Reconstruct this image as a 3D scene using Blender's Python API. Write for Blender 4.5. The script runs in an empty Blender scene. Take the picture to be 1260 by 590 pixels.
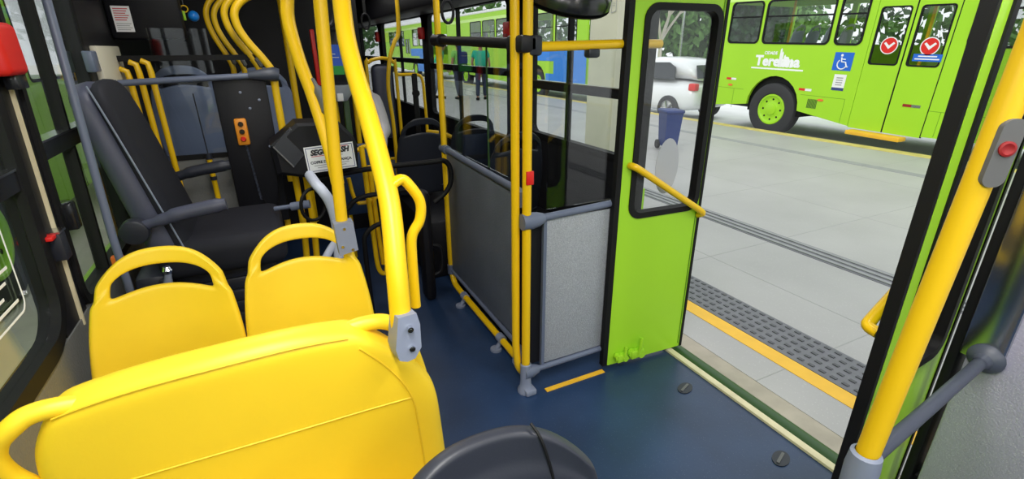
import bpy, bmesh, math, random
from mathutils import Vector, Matrix
random.seed(7)
S = bpy.context.scene
COL = S.collection
R = math.radians

# ---------------------------------------------------------------- camera, sky, exposure
cam = bpy.data.objects.new('camera', bpy.data.cameras.new('camera'))
COL.objects.link(cam); S.camera = cam
cam.data.sensor_width = 36; cam.data.lens = 36 * 600 / 1260
cam.data.clip_start = .02; cam.data.clip_end = 300
YAW, PITCH, ROLL = R(26.3), R(21.4), R(-.3)
fw = Vector((math.sin(YAW) * math.cos(PITCH), math.cos(YAW) * math.cos(PITCH), -math.sin(PITCH)))
rt = Vector((math.cos(YAW), -math.sin(YAW), 0)); up = rt.cross(fw)
rt, up = rt * math.cos(ROLL) + up * math.sin(ROLL), up * math.cos(ROLL) - rt * math.sin(ROLL)
cam.matrix_world = Matrix(((rt.x, up.x, -fw.x, 0), (rt.y, up.y, -fw.y, 0), (rt.z, up.z, -fw.z, 1.5), (0, 0, 0, 1)))

S.view_settings.view_transform = 'Standard'; S.view_settings.look = 'None'
S.view_settings.gamma = 1; S.view_settings.use_curve_mapping = False
S.view_settings.exposure = 0.35
SKY = 1.05
LAMP = 9.0
W = bpy.data.worlds.new('sky'); S.world = W; W.use_nodes = True
wn = W.node_tree.nodes; wl = W.node_tree.links
bg = wn['Background']; bg.inputs['Strength'].default_value = SKY
tc = wn.new('ShaderNodeTexCoord'); sp = wn.new('ShaderNodeSeparateXYZ'); rp = wn.new('ShaderNodeValToRGB')
wl.new(tc.outputs['Generated'], sp.inputs[0]); wl.new(sp.outputs['Z'], rp.inputs[0]); wl.new(rp.outputs[0], bg.inputs[0])
rp.color_ramp.elements[0].color = (.80, .84, .86, 1); rp.color_ramp.elements[0].position = 0
rp.color_ramp.elements[1].color = (.92, .97, 1.0, 1); rp.color_ramp.elements[1].position = .5
sun = bpy.data.objects.new('sun', bpy.data.lights.new('sun', 'SUN')); COL.objects.link(sun)
sun.data.energy = .8; sun.data.angle = R(25); sun.data.color = (1, .97, .92)
sun.rotation_euler = (R(18), R(-50), 0)          # hazy daylight from over the near buses

# ---------------------------------------------------------------- materials
M = {}
def mat(name, col, rough=.5, metal=0., bump=0., bscale=40., var=0., vscale=8., spec=None, speck=None, coat=0.):
    m = bpy.data.materials.new(name); m.use_nodes = True
    n = m.node_tree.nodes; l = m.node_tree.links; p = n['Principled BSDF']
    p.inputs['Base Color'].default_value = (*col, 1); p.inputs['Roughness'].default_value = rough
    p.inputs['Metallic'].default_value = metal
    if spec is not None: p.inputs['Specular IOR Level'].default_value = spec
    if coat: p.inputs['Coat Weight'].default_value = coat
    t = n.new('ShaderNodeTexCoord')
    src = None
    if var:
        z = n.new('ShaderNodeTexNoise'); z.inputs['Scale'].default_value = vscale; z.inputs['Detail'].default_value = 4
        l.new(t.outputs['Object'], z.inputs['Vector'])
        r = n.new('ShaderNodeValToRGB')
        r.color_ramp.elements[0].position = .3; r.color_ramp.elements[1].position = .7
        r.color_ramp.elements[0].color = (*[c * (1 - var) for c in col], 1)
        r.color_ramp.elements[1].color = (*[min(1, c * (1 + var)) for c in col], 1)
        l.new(z.outputs['Fac'], r.inputs[0]); src = r.outputs[0]
        if not speck: l.new(src, p.inputs['Base Color'])
    if speck:                                  # small flecks of another colour
        sc, sz, scol = speck
        v = n.new('ShaderNodeTexVoronoi'); v.inputs['Scale'].default_value = sc
        l.new(t.outputs['Object'], v.inputs['Vector'])
        r2 = n.new('ShaderNodeValToRGB'); r2.color_ramp.elements[0].position = sz * .6; r2.color_ramp.elements[1].position = sz
        r2.color_ramp.elements[0].color = (1, 1, 1, 1); r2.color_ramp.elements[1].color = (0, 0, 0, 1)
        l.new(v.outputs['Distance'], r2.inputs[0])
        mx = n.new('ShaderNodeMixRGB'); mx.inputs[1].default_value = (*col, 1); mx.inputs[2].default_value = (*scol, 1)
        l.new(r2.outputs[0], mx.inputs[0])
        if src: l.new(src, mx.inputs[1])
        l.new(mx.outputs[0], p.inputs['Base Color'])
    if bump:
        z = n.new('ShaderNodeTexNoise'); z.inputs['Scale'].default_value = bscale; z.inputs['Detail'].default_value = 3
        l.new(t.outputs['Object'], z.inputs['Vector'])
        b = n.new('ShaderNodeBump'); b.inputs['Strength'].default_value = bump; b.inputs['Distance'].default_value = .004
        l.new(z.outputs['Fac'], b.inputs['Height']); l.new(b.outputs[0], p.inputs['Normal'])
    M[name] = m; return m
def glassmat(name, tint, refl=.035):
    m = bpy.data.materials.new(name); m.use_nodes = True
    n = m.node_tree.nodes; l = m.node_tree.links; n.remove(n['Principled BSDF'])
    a = n.new('ShaderNodeBsdfTransparent'); a.inputs[0].default_value = (*tint, 1)
    g = n.new('ShaderNodeBsdfGlossy'); g.inputs['Roughness'].default_value = .02
    f = n.new('ShaderNodeLayerWeight'); pw = n.new('ShaderNodeMath'); pw.operation = 'POWER'; pw.inputs[1].default_value = 4
    l.new(f.outputs['Facing'], pw.inputs[0]); mu = n.new('ShaderNodeMath'); mu.operation = 'MULTIPLY_ADD'
    mu.inputs[1].default_value = .75; mu.inputs[2].default_value = refl; l.new(pw.outputs[0], mu.inputs[0])
    mx = n.new('ShaderNodeMixShader'); l.new(mu.outputs[0], mx.inputs[0]); l.new(a.outputs[0], mx.inputs[1]); l.new(g.outputs[0], mx.inputs[2])
    l.new(mx.outputs[0], n['Material Output'].inputs[0]); M[name] = m
def emit(name, col, s):
    m = mat(name, col); p = m.node_tree.nodes['Principled BSDF']
    p.inputs['Emission Color'].default_value = (*col, 1); p.inputs['Emission Strength'].default_value = s

YEL = (.88, .50, .008)
mat('yellow_plastic', (.95, .65, .022), .42, var=.03, vscale=6)
mat('yellow_vinyl', (.95, .65, .024), .45, bump=.05, bscale=160, var=.02, vscale=5)
mat('yellow_vinyl_seam', (.80, .52, .015), .6)  # darker yellow stands in for the shade of the seam groove
mat('yellow_grip', (.86, .53, .006), .42, bump=.08, bscale=500)
mat('yellow_paint', (.86, .53, .006), .3)
mat('lime', (.37, .70, .028), .38, var=.02, vscale=2, spec=.35)
mat('lime_pale', (.58, .86, .20), .28, coat=.3)
mat('lime_line', (.12, .30, .01), .5)
mat('dark_green', (.025, .075, .015), .45)
mat('black_rubber', (.006, .006, .007), .6, spec=.25)
mat('black_gloss', (.012, .013, .016), .22)
mat('black_panel', (.007, .007, .010), .5, bump=.05, bscale=300, spec=.3)
mat('dark_plastic', (.022, .025, .036), .42, bump=.05, bscale=250, spec=.4)
mat('dark_fabric', (.012, .013, .020), .7, bump=.2, bscale=400, spec=.3)
mat('slate_vinyl', (.060, .066, .105), .5, bump=.08, bscale=250)
mat('grey_plastic', (.22, .25, .34), .45)
mat('grey_pad', (.12, .12, .125), .55)
mat('grey_tube', (.13, .155, .23), .38)
mat('dark_grey_tube', (.06, .07, .10), .4)
mat('chrome', (.7, .72, .76), .18, 1)
mat('alu', (.55, .56, .58), .22, 1)
mat('cream_strip', (.72, .64, .42), .5, var=.1, vscale=14)
mat('white_tube', (.62, .66, .80), .35)
mat('white', (.85, .85, .86), .5)
mat('white_mark', (.90, .91, .92), .5)
mat('red', (.70, .015, .012), .4)
mat('red_dark', (.30, .008, .01), .5)
mat('orange', (.85, .18, .03), .4)
mat('amber', (.85, .30, .02), .4)
mat('blue_sign', (.01, .13, .62), .5)
mat('blue_paint', (.01, .22, .75), .35)
mat('navy_floor', (.016, .038, .095), .36, bump=.08, bscale=60, var=.25, vscale=3, speck=(95, .16, (.06, .09, .15)))
mat('frosted', (.34, .36, .40), .32, bump=.9, bscale=170, var=.08, vscale=90, speck=(210, .3, (.55, .57, .60)))
mat('frosted_blue', (.12, .135, .165), .38, bump=.5, bscale=170, var=.12, vscale=6)
mat('lining', (.42, .40, .54), .5, bump=.5, bscale=190, speck=(200, .28, (.58, .57, .66)))
mat('lining_smooth', (.13, .15, .24), .5)
mat('lining_side', (.16, .165, .16), .5, bump=.4, bscale=120)
mat('ceiling', (.12, .125, .13), .6)
mat('wall_dark', (.010, .010, .013), .55, spec=.3)
mat('platform', (.415, .40, .40), .45, bump=.15, bscale=25, var=.08, vscale=1.2, speck=(60, .2, (.50, .50, .48)))
mat('grout', (.36, .36, .35), .7)
mat('platform_edge', (.42, .37, .30), .7, var=.12, vscale=9)
mat('yellow_line', (.90, .50, .03), .5, var=.06, vscale=8)
mat('yellow_line_old', (.62, .50, .16), .6, var=.2, vscale=6)
mat('tactile', (.17, .17, .19), .6, var=.1, vscale=20)
mat('tactile_stud', (.10, .10, .115), .6)
mat('tactile_bar', (.30, .30, .31), .6, var=.1, vscale=12)
mat('road', (.85, .85, .86), .8, var=.05, vscale=2)  # near-white base stands in for sunlight on the road
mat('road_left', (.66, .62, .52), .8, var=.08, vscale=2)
mat('tyre', (.03, .03, .034), .75)
mat('seat_grey', (.35, .38, .44), .5)
mat('seat_blue', (.26, .32, .50), .42)
mat('skin', (.42, .22, .14), .6)
mat('teal_shirt', (.02, .42, .27), .8)
mat('lime_shirt', (.25, .62, .12), .8)
mat('jeans', (.03, .04, .075), .85)
mat('grey_trousers', (.20, .24, .30), .85)
mat('hair', (.012, .01, .009), .7)
mat('car_white', (.78, .79, .81), .25, coat=.5)
mat('car_glass', (.02, .025, .03), .08)
mat('leaf', (.09, .20, .04), .7, var=.4, vscale=3)
mat('leaf_dark', (.05, .12, .03), .7, var=.4, vscale=3)
mat('bark', (.55, .50, .44), .85)
mat('concrete_cream', (.66, .62, .50), .6, var=.05, vscale=2)
mat('print_black', (.02, .02, .03), .6)
mat('print_grey', (.35, .35, .36), .6)
mat('print_blue', (.03, .05, .20), .6)
mat('print_red', (.60, .05, .06), .6)
mat('sticker_back', (.42, .43, .47), .5)
mat('mirror', (.6, .62, .64), .03, 1)
mat('blue_bin', (.012, .035, .18), .5)
glassmat('glass', (.965, .975, .975))
glassmat('glass_part', (.95, .965, .965), .04)
glassmat('glass_tint', (.42, .48, .52))
emit('screen_blue', (.02, .08, .42), .2)
emit('screen_green', (.02, .25, .04), .15)
emit('lamp_diffuser', (1, .98, .95), 1.2)

# ---------------------------------------------------------------- mesh helpers
def V(*a): return Vector(a)
class MB:
    def __init__(s): s.bm = bmesh.new(); s.mats = []; s.mi = 0
    def use(s, name):
        if name not in s.mats: s.mats.append(name)
        s.mi = s.mats.index(name); return s
    def face(s, vs):
        try:
            f = s.bm.faces.new(vs); f.material_index = s.mi; return f
        except ValueError: return None
    def merge(s, b):
        for f in b.faces: f.material_index = s.mi
        me = bpy.data.meshes.new('t'); b.to_mesh(me); b.free(); s.bm.from_mesh(me); bpy.data.meshes.remove(me); return s
    def box(s, lo, hi, bev=0, rot=None, seg=2):
        b = bmesh.new(); bmesh.ops.create_cube(b, size=1)
        lo, hi = Vector(lo), Vector(hi); c = (lo + hi) / 2; d = hi - lo
        for v in b.verts: v.co = Vector((v.co.x * d.x, v.co.y * d.y, v.co.z * d.z))
        if bev: bmesh.ops.bevel(b, geom=list(b.edges), offset=bev, segments=seg, affect='EDGES', profile=.5)
        for v in b.verts: v.co = (rot @ v.co if rot else v.co) + c
        return s.merge(b)
    def tube(s, pts, r, n=12, closed=False, sub=0, flat=None):
        """sweep; flat=(vector, factor) squashes the section along a direction"""
        P = [Vector(p) for p in pts]
        if sub: P = crom(P, sub, closed)
        m = len(P); rs = r if isinstance(r, (list, tuple)) else [r] * m
        if len(rs) != m: rs = [rs[min(len(rs) - 1, int(i * len(rs) / m))] for i in range(m)]
        rings = []; nrm = None
        for i, p in enumerate(P):
            a = P[(i - 1) % m] if (closed or i) else P[0]; c = P[(i + 1) % m] if (closed or i < m - 1) else P[-1]
            t = (c - a).normalized()
            if nrm is None: nrm = t.orthogonal().normalized()
            else: nrm = (nrm - t * nrm.dot(t)).normalized()
            bn = t.cross(nrm); ring = []
            for k in range(n):
                q = 2 * math.pi * k / n; o = (nrm * math.cos(q) + bn * math.sin(q)) * rs[i]
                if flat: fv = flat[0]; o = o + fv * (o.dot(fv) * (flat[1] - 1))
                ring.append(s.bm.verts.new(p + o))
            rings.append(ring)
        for i in range(m if closed else m - 1):
            A, B = rings[i], rings[(i + 1) % m]
            for k in range(n): s.face((A[k], A[(k + 1) % n], B[(k + 1) % n], B[k]))
        if not closed: s.face(rings[0][::-1]); s.face(rings[-1])
        return s
    def cyl(s, p0, p1, r0, r1=None, n=20, bev=0):
        p0, p1 = Vector(p0), Vector(p1); r1 = r0 if r1 is None else r1
        if bev:
            d = (p1 - p0).normalized() * bev
            return s.tube([p0, p0 + d * .3, p0 + d, p1 - d, p1 - d * .3, p1], [r0 - bev, r0 - bev * .3, r0, r1, r1 - bev * .3, r1 - bev], n)
        return s.tube([p0, p1], [r0, r1], n)
    def prism(s, poly, fr, th, w0=0.):
        """poly of (a,b) in frame fr=(o,u,v); extruded from w0 to w0+th along u x v"""
        o, u, v = fr; w = u.cross(v).normalized()
        A = [s.bm.verts.new(o + u * a + v * b + w * w0) for a, b in poly]
        B = [s.bm.verts.new(o + u * a + v * b + w * (w0 + th)) for a, b in poly]
        n = len(poly); s.face(A[::-1]); s.face(B)
        for i in range(n): s.face((A[i], A[(i + 1) % n], B[(i + 1) % n], B[i]))
        return s
    def ring(s, out, inn, fr, th, w0=0.):
        o, u, v = fr; w = u.cross(v).normalized(); n = len(out)
        f = lambda P, k: [s.bm.verts.new(o + u * a + v * b + w * k) for a, b in P]
        A, B, C, D = f(out, w0), f(out, w0 + th), f(inn, w0), f(inn, w0 + th)
        for i in range(n):
            j = (i + 1) % n
            s.face((B[i], B[j], D[j], D[i])); s.face((A[j], A[i], C[i], C[j]))
            s.face((A[i], A[j], B[j], B[i])); s.face((C[j], C[i], D[i], D[j]))
        return s
    def lathe(s, prof, o, ax, n=32):
        o = Vector(o); ax = Vector(ax).normalized(); a = ax.orthogonal().normalized(); b = ax.cross(a); rings = []
        for r, h in prof:
            if r < 1e-6: rings.append([s.bm.verts.new(o + ax * h)])
            else: rings.append([s.bm.verts.new(o + ax * h + (a * math.cos(2 * math.pi * k / n) + b * math.sin(2 * math.pi * k / n)) * r) for k in range(n)])
        for A, B in zip(rings, rings[1:]):
            for k in range(n):
                j = (k + 1) % n
                if len(A) == 1 and len(B) == 1: continue
                if len(A) == 1: s.face((A[0], B[j], B[k]))
                elif len(B) == 1: s.face((A[k], A[j], B[0]))
                else: s.face((A[k], A[j], B[j], B[k]))
        return s
    def loft(s, rings, caps=True):
        Q = [[s.bm.verts.new(Vector(p)) for p in r] for r in rings]; n = len(Q[0])
        for A, B in zip(Q, Q[1:]):
            for k in range(n): s.face((A[k], A[(k + 1) % n], B[(k + 1) % n], B[k]))
        if caps: s.face(Q[0][::-1]); s.face(Q[-1])
        return s
    def shell(s, fn, nu, nv, th):
        """closed thick sheet; fn(u,v)->(point, normal)"""
        F, B = [], []
        for j in range(nv + 1):
            a, b = [], []
            for i in range(nu + 1):
                p, n = fn(i / nu, j / nv); a.append(s.bm.verts.new(p + n * th / 2)); b.append(s.bm.verts.new(p - n * th / 2))
            F.append(a); B.append(b)
        for j in range(nv):
            for i in range(nu):
                s.face((F[j][i], F[j][i + 1], F[j + 1][i + 1], F[j + 1][i])); s.face((B[j][i + 1], B[j][i], B[j + 1][i], B[j + 1][i + 1]))
        for j in range(nv):
            s.face((F[j + 1][0], B[j + 1][0], B[j][0], F[j][0])); s.face((F[j][nu], B[j][nu], B[j + 1][nu], F[j + 1][nu]))
        for i in range(nu):
            s.face((F[0][i], B[0][i], B[0][i + 1], F[0][i + 1])); s.face((F[nv][i + 1], B[nv][i + 1], B[nv][i], F[nv][i]))
        return s
    def shell_cut(s, fn, nu, nv, th, skip):
        """closed thick sheet on integer grid fn(i,j)->(point, normal); skip(i,j) leaves cells open"""
        F, B = {}, {}
        keep = lambda i, j: 0 <= i < nu and 0 <= j < nv and not skip(i, j)
        def vt(i, j):
            if (i, j) not in F:
                p, n = fn(i, j); F[i, j] = s.bm.verts.new(p + n * th / 2); B[i, j] = s.bm.verts.new(p - n * th / 2)
            return i, j
        for i in range(nu):
            for j in range(nv):
                if not keep(i, j): continue
                c = [vt(i, j), vt(i + 1, j), vt(i + 1, j + 1), vt(i, j + 1)]
                s.face([F[q] for q in c]); s.face([B[q] for q in c[::-1]])
                for (a, b), (di, dj) in zip(((0, 1), (1, 2), (2, 3), (3, 0)), ((0, -1), (1, 0), (0, 1), (-1, 0))):
                    if not keep(i + di, j + dj): s.face((F[c[b]], F[c[a]], B[c[a]], B[c[b]]))
        return s
    def build(s, name, m=None, parent=None, loc=None, subsurf=0, angle=38, **tags):
        bmesh.ops.recalc_face_normals(s.bm, faces=s.bm.faces)
        ca = R(angle)
        for f in s.bm.faces: f.smooth = True
        for e in s.bm.edges:
            if len(e.link_faces) == 2 and e.calc_face_angle(0) > ca and not subsurf: e.smooth = False
        me = bpy.data.meshes.new(name); s.bm.to_mesh(me); s.bm.free()
        for q in ([m] if m and not s.mats else s.mats): me.materials.append(M[q])
        o = bpy.data.objects.new(name, me); COL.objects.link(o)
        if parent: o.parent = parent
        if loc: o.location = loc
        if subsurf:
            k = o.modifiers.new('sub', 'SUBSURF'); k.levels = subsurf; k.render_levels = subsurf
        for k, v in tags.items(): o[k] = v
        return o
def crom(P, k, closed=False):
    out = []; m = len(P)
    for i in range(m if closed else m - 1):
        g = lambda q: P[q % m] if closed else P[max(0, min(m - 1, q))]
        a, b, c, d = g(i - 1), g(i), g(i + 1), g(i + 2)
        for j in range(k):
            t = j / k
            out.append(.5 * ((2 * b) + (c - a) * t + (2 * a - 5 * b + 4 * c - d) * t * t + (3 * b - a - 3 * c + d) * t ** 3))
    if not closed: out.append(P[-1])
    return out
def rrect(x0, y0, x1, y1, r, n=6):
    r = [r] * 4 if not isinstance(r, (list, tuple)) else r
    pts = []
    for (cx, cy, a, q) in ((x1 - r[1], y0 + r[1], -90, r[1]), (x1 - r[2], y1 - r[2], 0, r[2]), (x0 + r[3], y1 - r[3], 90, r[3]), (x0 + r[0], y0 + r[0], 180, r[0])):
        for k in range(n + 1): t = R(a + 90 * k / n); pts.append((cx + q * math.cos(t), cy + q * math.sin(t)))
    return pts
def circ(cx, cy, r, n=28, ry=None): return [(cx + r * math.cos(2 * math.pi * k / n), cy + (ry or r) * math.sin(2 * math.pi * k / n)) for k in range(n)]
def empty(name, loc=(0, 0, 0), rz=0, **t):
    o = bpy.data.objects.new(name, None); COL.objects.link(o); o.location = loc; o.rotation_euler = (0, 0, rz); o.empty_display_size = .05
    for k, v in t.items(): o[k] = v
    return o
def tag(o, label, cat, group=None):
    o['label'] = label; o['category'] = cat
    if group: o['group'] = group
    return o
def dup(root, loc=None, rz=None, label=None):
    def cp(o, par):
        c = o.copy(); COL.objects.link(c); c.parent = par
        for ch in list(o.children): cp(ch, c)
        return c
    c = cp(root, None)
    if loc: c.location = loc
    if rz is not None: c.rotation_euler = (0, 0, rz)
    if label: c['label'] = label
    return c
def text(mb, body, size, fr, th=.002, w0=0., width=None, bold=0., shear=0., align='CENTER'):
    """letters as flat raised shapes; fr=(centre of baseline, right, up)"""
    cu = bpy.data.curves.new('t', 'FONT'); cu.body = body; cu.size = size; cu.align_x = align; cu.offset = bold; cu.shear = shear; cu.resolution_u = 3
    ob = bpy.data.objects.new('t', cu); COL.objects.link(ob)
    me = bpy.data.meshes.new_from_object(ob.evaluated_get(bpy.context.evaluated_depsgraph_get()))
    bpy.data.objects.remove(ob); bpy.data.curves.remove(cu)
    o, u, v = fr; w = u.cross(v).normalized(); xs = [q.co.x for q in me.vertices] or [0, 1]
    k = (width / (max(xs) - min(xs))) if width else 1
    vs = [mb.bm.verts.new(o + u * q.co.x * k + v * q.co.y + w * (w0 + th)) for q in me.vertices]
    for p in me.polygons: mb.face([vs[i] for i in p.vertices])
    bpy.data.meshes.remove(me); return mb
def struct(o): o['kind'] = 'structure'; return o
X3, Y3, Z3 = V(1, 0, 0), V(0, 1, 0), V(0, 0, 1)

# ================================================================ SETTING
LW, RW, CZ = -.60, 1.72, 2.15
struct(MB().box((LW - .05, -3, -.06), (RW, 9.5, 0)).build('floor', 'navy_floor'))
struct(MB().box((LW - .06, -3, CZ), (RW + .06, 9.5, CZ + .06)).build('ceiling', 'ceiling'))
struct(MB().box((LW - .06, 9.5, -.06), (RW + .06, 9.56, CZ)).build('wall_front', 'wall_dark'))
struct(MB().box((LW - .06, -3.06, -.06), (RW + .06, -3, .85)).box((LW - .06, -3.06, 2.0), (RW + .06, -3, CZ)).build('wall_rear', 'ceiling'))
struct(MB().box((LW, -3.04, .85), (RW, -3.035, 2.0)).build('window_8', 'glass'))  # unseen rear pane, added to let daylight onto the seats
struct(MB().box((1.70, -2.7, 1.02), (1.705, -.5, 1.9)).build('window_9', 'glass'))  # unseen right-hand pane behind the camera, added for daylight
struct(MB().box((LW - .03, -2.7, .9), (LW - .025, -1.1, 1.9)).build('window_10', 'glass'))  # unseen left-hand pane behind the camera, added for daylight
# platform side
b = MB().use('platform'); b.box((1.95, -12, -.30), (8.85, 40, -.03))
b.use('platform_edge').box((1.84, -12, -.30), (1.95, 40, -.032))
b.use('grout')
for y in [-1.2 + 1.22 * k for k in range(22)]: b.box((1.95, y, -.04), (8.85, y + .006, -.0292))
for x in (2.95, 5.0, 6.6): b.box((x, -12, -.04), (x + .006, 40, -.0292))
struct(b.build('floor_platform'))
struct(MB().box((2.165, -12, -.05), (2.265, 40, -.0275)).build('trim_stripe', 'yellow_line'))
b = MB().use('tactile').box((2.268, -12, -.05), (2.56, 40, -.026)).use('tactile_stud')
y = -1.6
while y < 4.2:
    for k in range(5):
        b.box((2.297 + k * .056, y, -.03), (2.315 + k * .056, y + .03, -.0215))
    y += .058
struct(b.build('trim_tactile'))
b = MB().use('tactile')
b.box((3.63, -12, -.05), (3.86, 40, -.027)).use('tactile_bar')
for k in range(3): b.box((3.655 + k * .073, -12, -.03), (3.69 + k * .073, 40, -.02))
struct(b.build('trim_guide'))
struct(MB().box((7.25, -12, -.05), (7.42, 40, -.027)).build('trim_strip', 'tactile_bar'))
struct(MB().box((8.60, -12, -.05), (8.85, 40, -.026)).build('trim_far_stripe', 'yellow_line_old'))
b = MB().use('road').box((8.85, -40, -.40), (60, 90, -.27))
struct(b.build('floor_road'))
struct(MB().box((-40, -40, -.40), (1.84, 90, -.27)).build('floor_roadway_left', 'road_left'))
# door sill and body lip
struct(MB().box((1.70, .45, -.02), (1.735, 1.94, .012), .004).build('trim_sill', 'cream_strip'))
struct(MB().tube([(1.785, .35, -.045), (1.785, 2.0, -.045)], .05, 16).build('trim_lip', 'dark_green'))

SH = .13                                    # side posts rake slightly forward
def zy(x, s=1):                             # frame in the side-wall plane: a -> +y, b -> +z (raked)
    return (V(x, 0, 0), V(0, 1, 0), V(0, SH * s, 1))
def side_window(n, x, y0, y1, z0, z1, bar=None, dividers=(), th=.05, inward=1, rad=.09, s=1, g=.045):
    """rubber gasket frame, mid bar, dividers and panes in one side wall; structure"""
    fr = (V(x, 0, 0), Y3, V(0, SH * s, 1))
    A = rrect(y0 - SH * s * 1, z0, y1 - SH * s * 1, z1, rad)
    I = rrect(y0 + g - SH * s, z0 + g, y1 - g - SH * s, z1 - g, rad * .6)
    b = MB().ring(A, I, fr, th, -th / 2)
    root = struct(b.build(n, 'black_rubber'))
    if bar is not None:
        q = MB().prism([(y0 + .02 - SH * s, bar - .028), (y1 - .02 - SH * s, bar - .028), (y1 - .02 - SH * s, bar + .022), (y0 + .02 - SH * s, bar + .022)], fr, .04, -.02)
        q.build('window_bar', 'black_gloss', root)
        q = MB().prism([(y0 + g - SH * s, bar + .022), (y1 - g - SH * s, bar + .022), (y1 - g - SH * s, bar + .028), (y0 + g - SH * s, bar + .028)], fr, .046, -.023)
        q.build('window_track', 'alu', root)
    for d in dividers:
        MB().prism([(d - .010 - SH * s, z0 + .02), (d + .010 - SH * s, z0 + .02), (d + .010 - SH * s, z1 - .02), (d - .010 - SH * s, z1 - .02)], fr, .036, -.018).build('window_mullion', 'black_rubber', root)
    MB().prism(I, fr, .004, -.002).build('window_pane', 'glass', root)
    return root
# left wall -----------------------------------------------------------------
struct(MB().box((LW - .05, -3, -.06), (LW, 3.3, .74)).build('wall_left', 'lining_side'))
struct(MB().box((LW - .05, -3, 2.0), (LW, 3.3, CZ)).build('wall_left_top', 'wall_dark'))
struct(MB().box((LW - .05, 3.3, -.06), (LW, 9.5, CZ)).build('wall_left_front', 'wall_dark'))
struct(MB().box((LW - .09, -3, -.1), (LW - .055, 9.5, .73)).box((LW - .09, -3, 2.02), (LW - .055, 9.5, 2.3)).box((RW + .055, 2.0, -.2), (RW + .085, 9.5, .78)).box((RW + .055, -3, 1.9), (RW + .085, 9.5, 2.3)).build('wall_outside', 'lime'))  # unseen outer skin, added to bounce light between the buses
struct(MB().box((LW - .09, -3, 2.22), (RW + .085, 9.56, 2.3)).build('ceiling_roof', 'white'))
w1 = side_window('window_1', LW - .02, -.9, 1.70, .735, 2.0, 1.19, (), rad=.16)
w2 = side_window('window_2', LW - .02, 1.835, 2.56, .735, 2.0, 1.225, (2.15,), rad=.08, g=.028)
b = MB().prism([(1.66 - SH, .74), (1.85 - SH, .74), (1.85 - SH, 2.0), (1.66 - SH, 2.0)], zy(LW - .05), .045)
struct(b.build('wall_left_pillar', 'black_panel'))
b = MB().prism([(2.53 - SH, .74), (3.4, .74), (3.4, 2.0), (2.53 - SH, 2.0)], zy(LW - .05), .05)
struct(b.build('wall_left_rear_pillar', 'wall_dark'))
struct(MB().prism([(1.775 - SH, .72), (1.784 - SH, .72), (1.784 - SH, 2.0), (1.775 - SH, 2.0)], zy(LW - .01), .014).build('trim_1', 'cream_strip'))
struct(MB().box((LW - .05, -3, .74), (LW, -2.7, 2.0)).box((LW - .05, -1.1, .74), (LW, -.92, 2.0)).build('wall_left_back', 'wall_dark'))
# right wall ----------------------------------------------------------------
struct(MB().box((RW, 1.98, -.06), (RW + .05, 3.3, .93)).build('wall_right', 'wall_dark'))
struct(MB().box((RW, 3.3, -.06), (RW + .05, 9.5, .80)).build('wall_right_front', 'wall_dark'))
struct(MB().box((RW, -3, 1.86), (RW + .05, 9.5, CZ)).build('wall_right_top', 'wall_dark'))
struct(MB().box((1.38, 1.75, 1.84), (RW, 9.5, CZ), .03).build('ceiling_duct', 'black_panel'))
side_window('window_3', RW + .02, 2.04, 3.20, .90, 1.88, 1.27, (2.70,), s=0)
side_window('window_4', RW + .02, 3.50, 5.52, .79, 1.88, 1.33, (4.62,), s=0)
side_window('window_5', RW + .02, 5.66, 7.75, .79, 1.88, 1.37, (6.75,), s=0)
side_window('window_6', RW + .02, 7.9, 9.4, .79, 1.88, 1.37, (), s=0)
for i, (a, c) in enumerate(((1.97, 2.06), (3.18, 3.52), (5.50, 5.68), (7.73, 7.92))):
    struct(MB().box((RW - .01, a, .0), (RW + .05, c, CZ), .01).build('wall_right_post', 'black_rubber'))
struct(MB().box((1.66, -3, .2), (RW + .03, .475, 1.02), .012).build('wall_right_lining', 'lining'))
struct(MB().box((1.69, -3, -.06), (RW + .05, .50, .21)).build('baseboard_right', 'black_rubber'))
struct(MB().box((1.664, -.5, 1.02), (RW + .03, .385, CZ), .006).box((1.664, -3, 1.9), (RW + .03, -.5, CZ)).build('wall_right_rear', 'lining_smooth'))
struct(MB().box((1.665, .49, -.02), (RW + .02, .515, 1.9), .004).build('trim_2', 'black_rubber'))
struct(MB().box((1.652, .395, .69), (1.705, .488, 1.9), .006).build('trim_3', 'alu'))
struct(MB().box((1.55, .45, 1.98), (RW + .05, 1.98, CZ)).build('wall_door_header', 'black_panel'))
# collector podium + black cab bulkhead
struct(MB().box((LW, 2.0, 0), (-.02, 3.0, .28), .02).build('floor_podium', 'lining_side'))
struct(MB().box((1.0, 1.98, 0), (RW - .01, 3.0, .42), .02).box((.84, 3.0, 0), (RW - .01, 5.2, .42), .02).build('floor_podium_right', 'black_panel'))
struct(MB().box((LW, 4.3, 0), (.78, 4.36, CZ)).build('wall_cab', 'black_panel'))

# ---------------------------------------------------------------- added lamps on the bus roof, unseen, to light the interior
for i, (x, y) in enumerate(((.0, -1.6), (.0, .2), (.0, 2.2), (1.15, -1.6), (1.15, .2), (1.15, 2.4), (.9, 4.2), (.9, 6.2))):
    r = empty('ceiling_lamp', (x, y, CZ - .03), label='long white ceiling lamp strip on the bus roof lining', category='lamp', group='ceiling lamps of the bus')
    MB().box((-.09, -.55, -.0), (.09, .55, .028), .008).build('lamp_housing', 'white', r)
    MB().box((-.07, -.53, -.012), (.07, .53, .002), .005).build('diffuser', 'lamp_diffuser', r)
    L = bpy.data.lights.new('lamp_light', 'AREA'); L.shape = 'RECTANGLE'; L.size = .14; L.size_y = 1.05
    L.energy = LAMP * (2.5, 2.3, .6, 1.6, 1.4, .45, .3, .3)[i]; L.color = (1, .98, .95)
    lo = bpy.data.objects.new('lamp_light', L); COL.objects.link(lo); lo.parent = r; lo.location = (0, 0, -.02)

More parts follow.
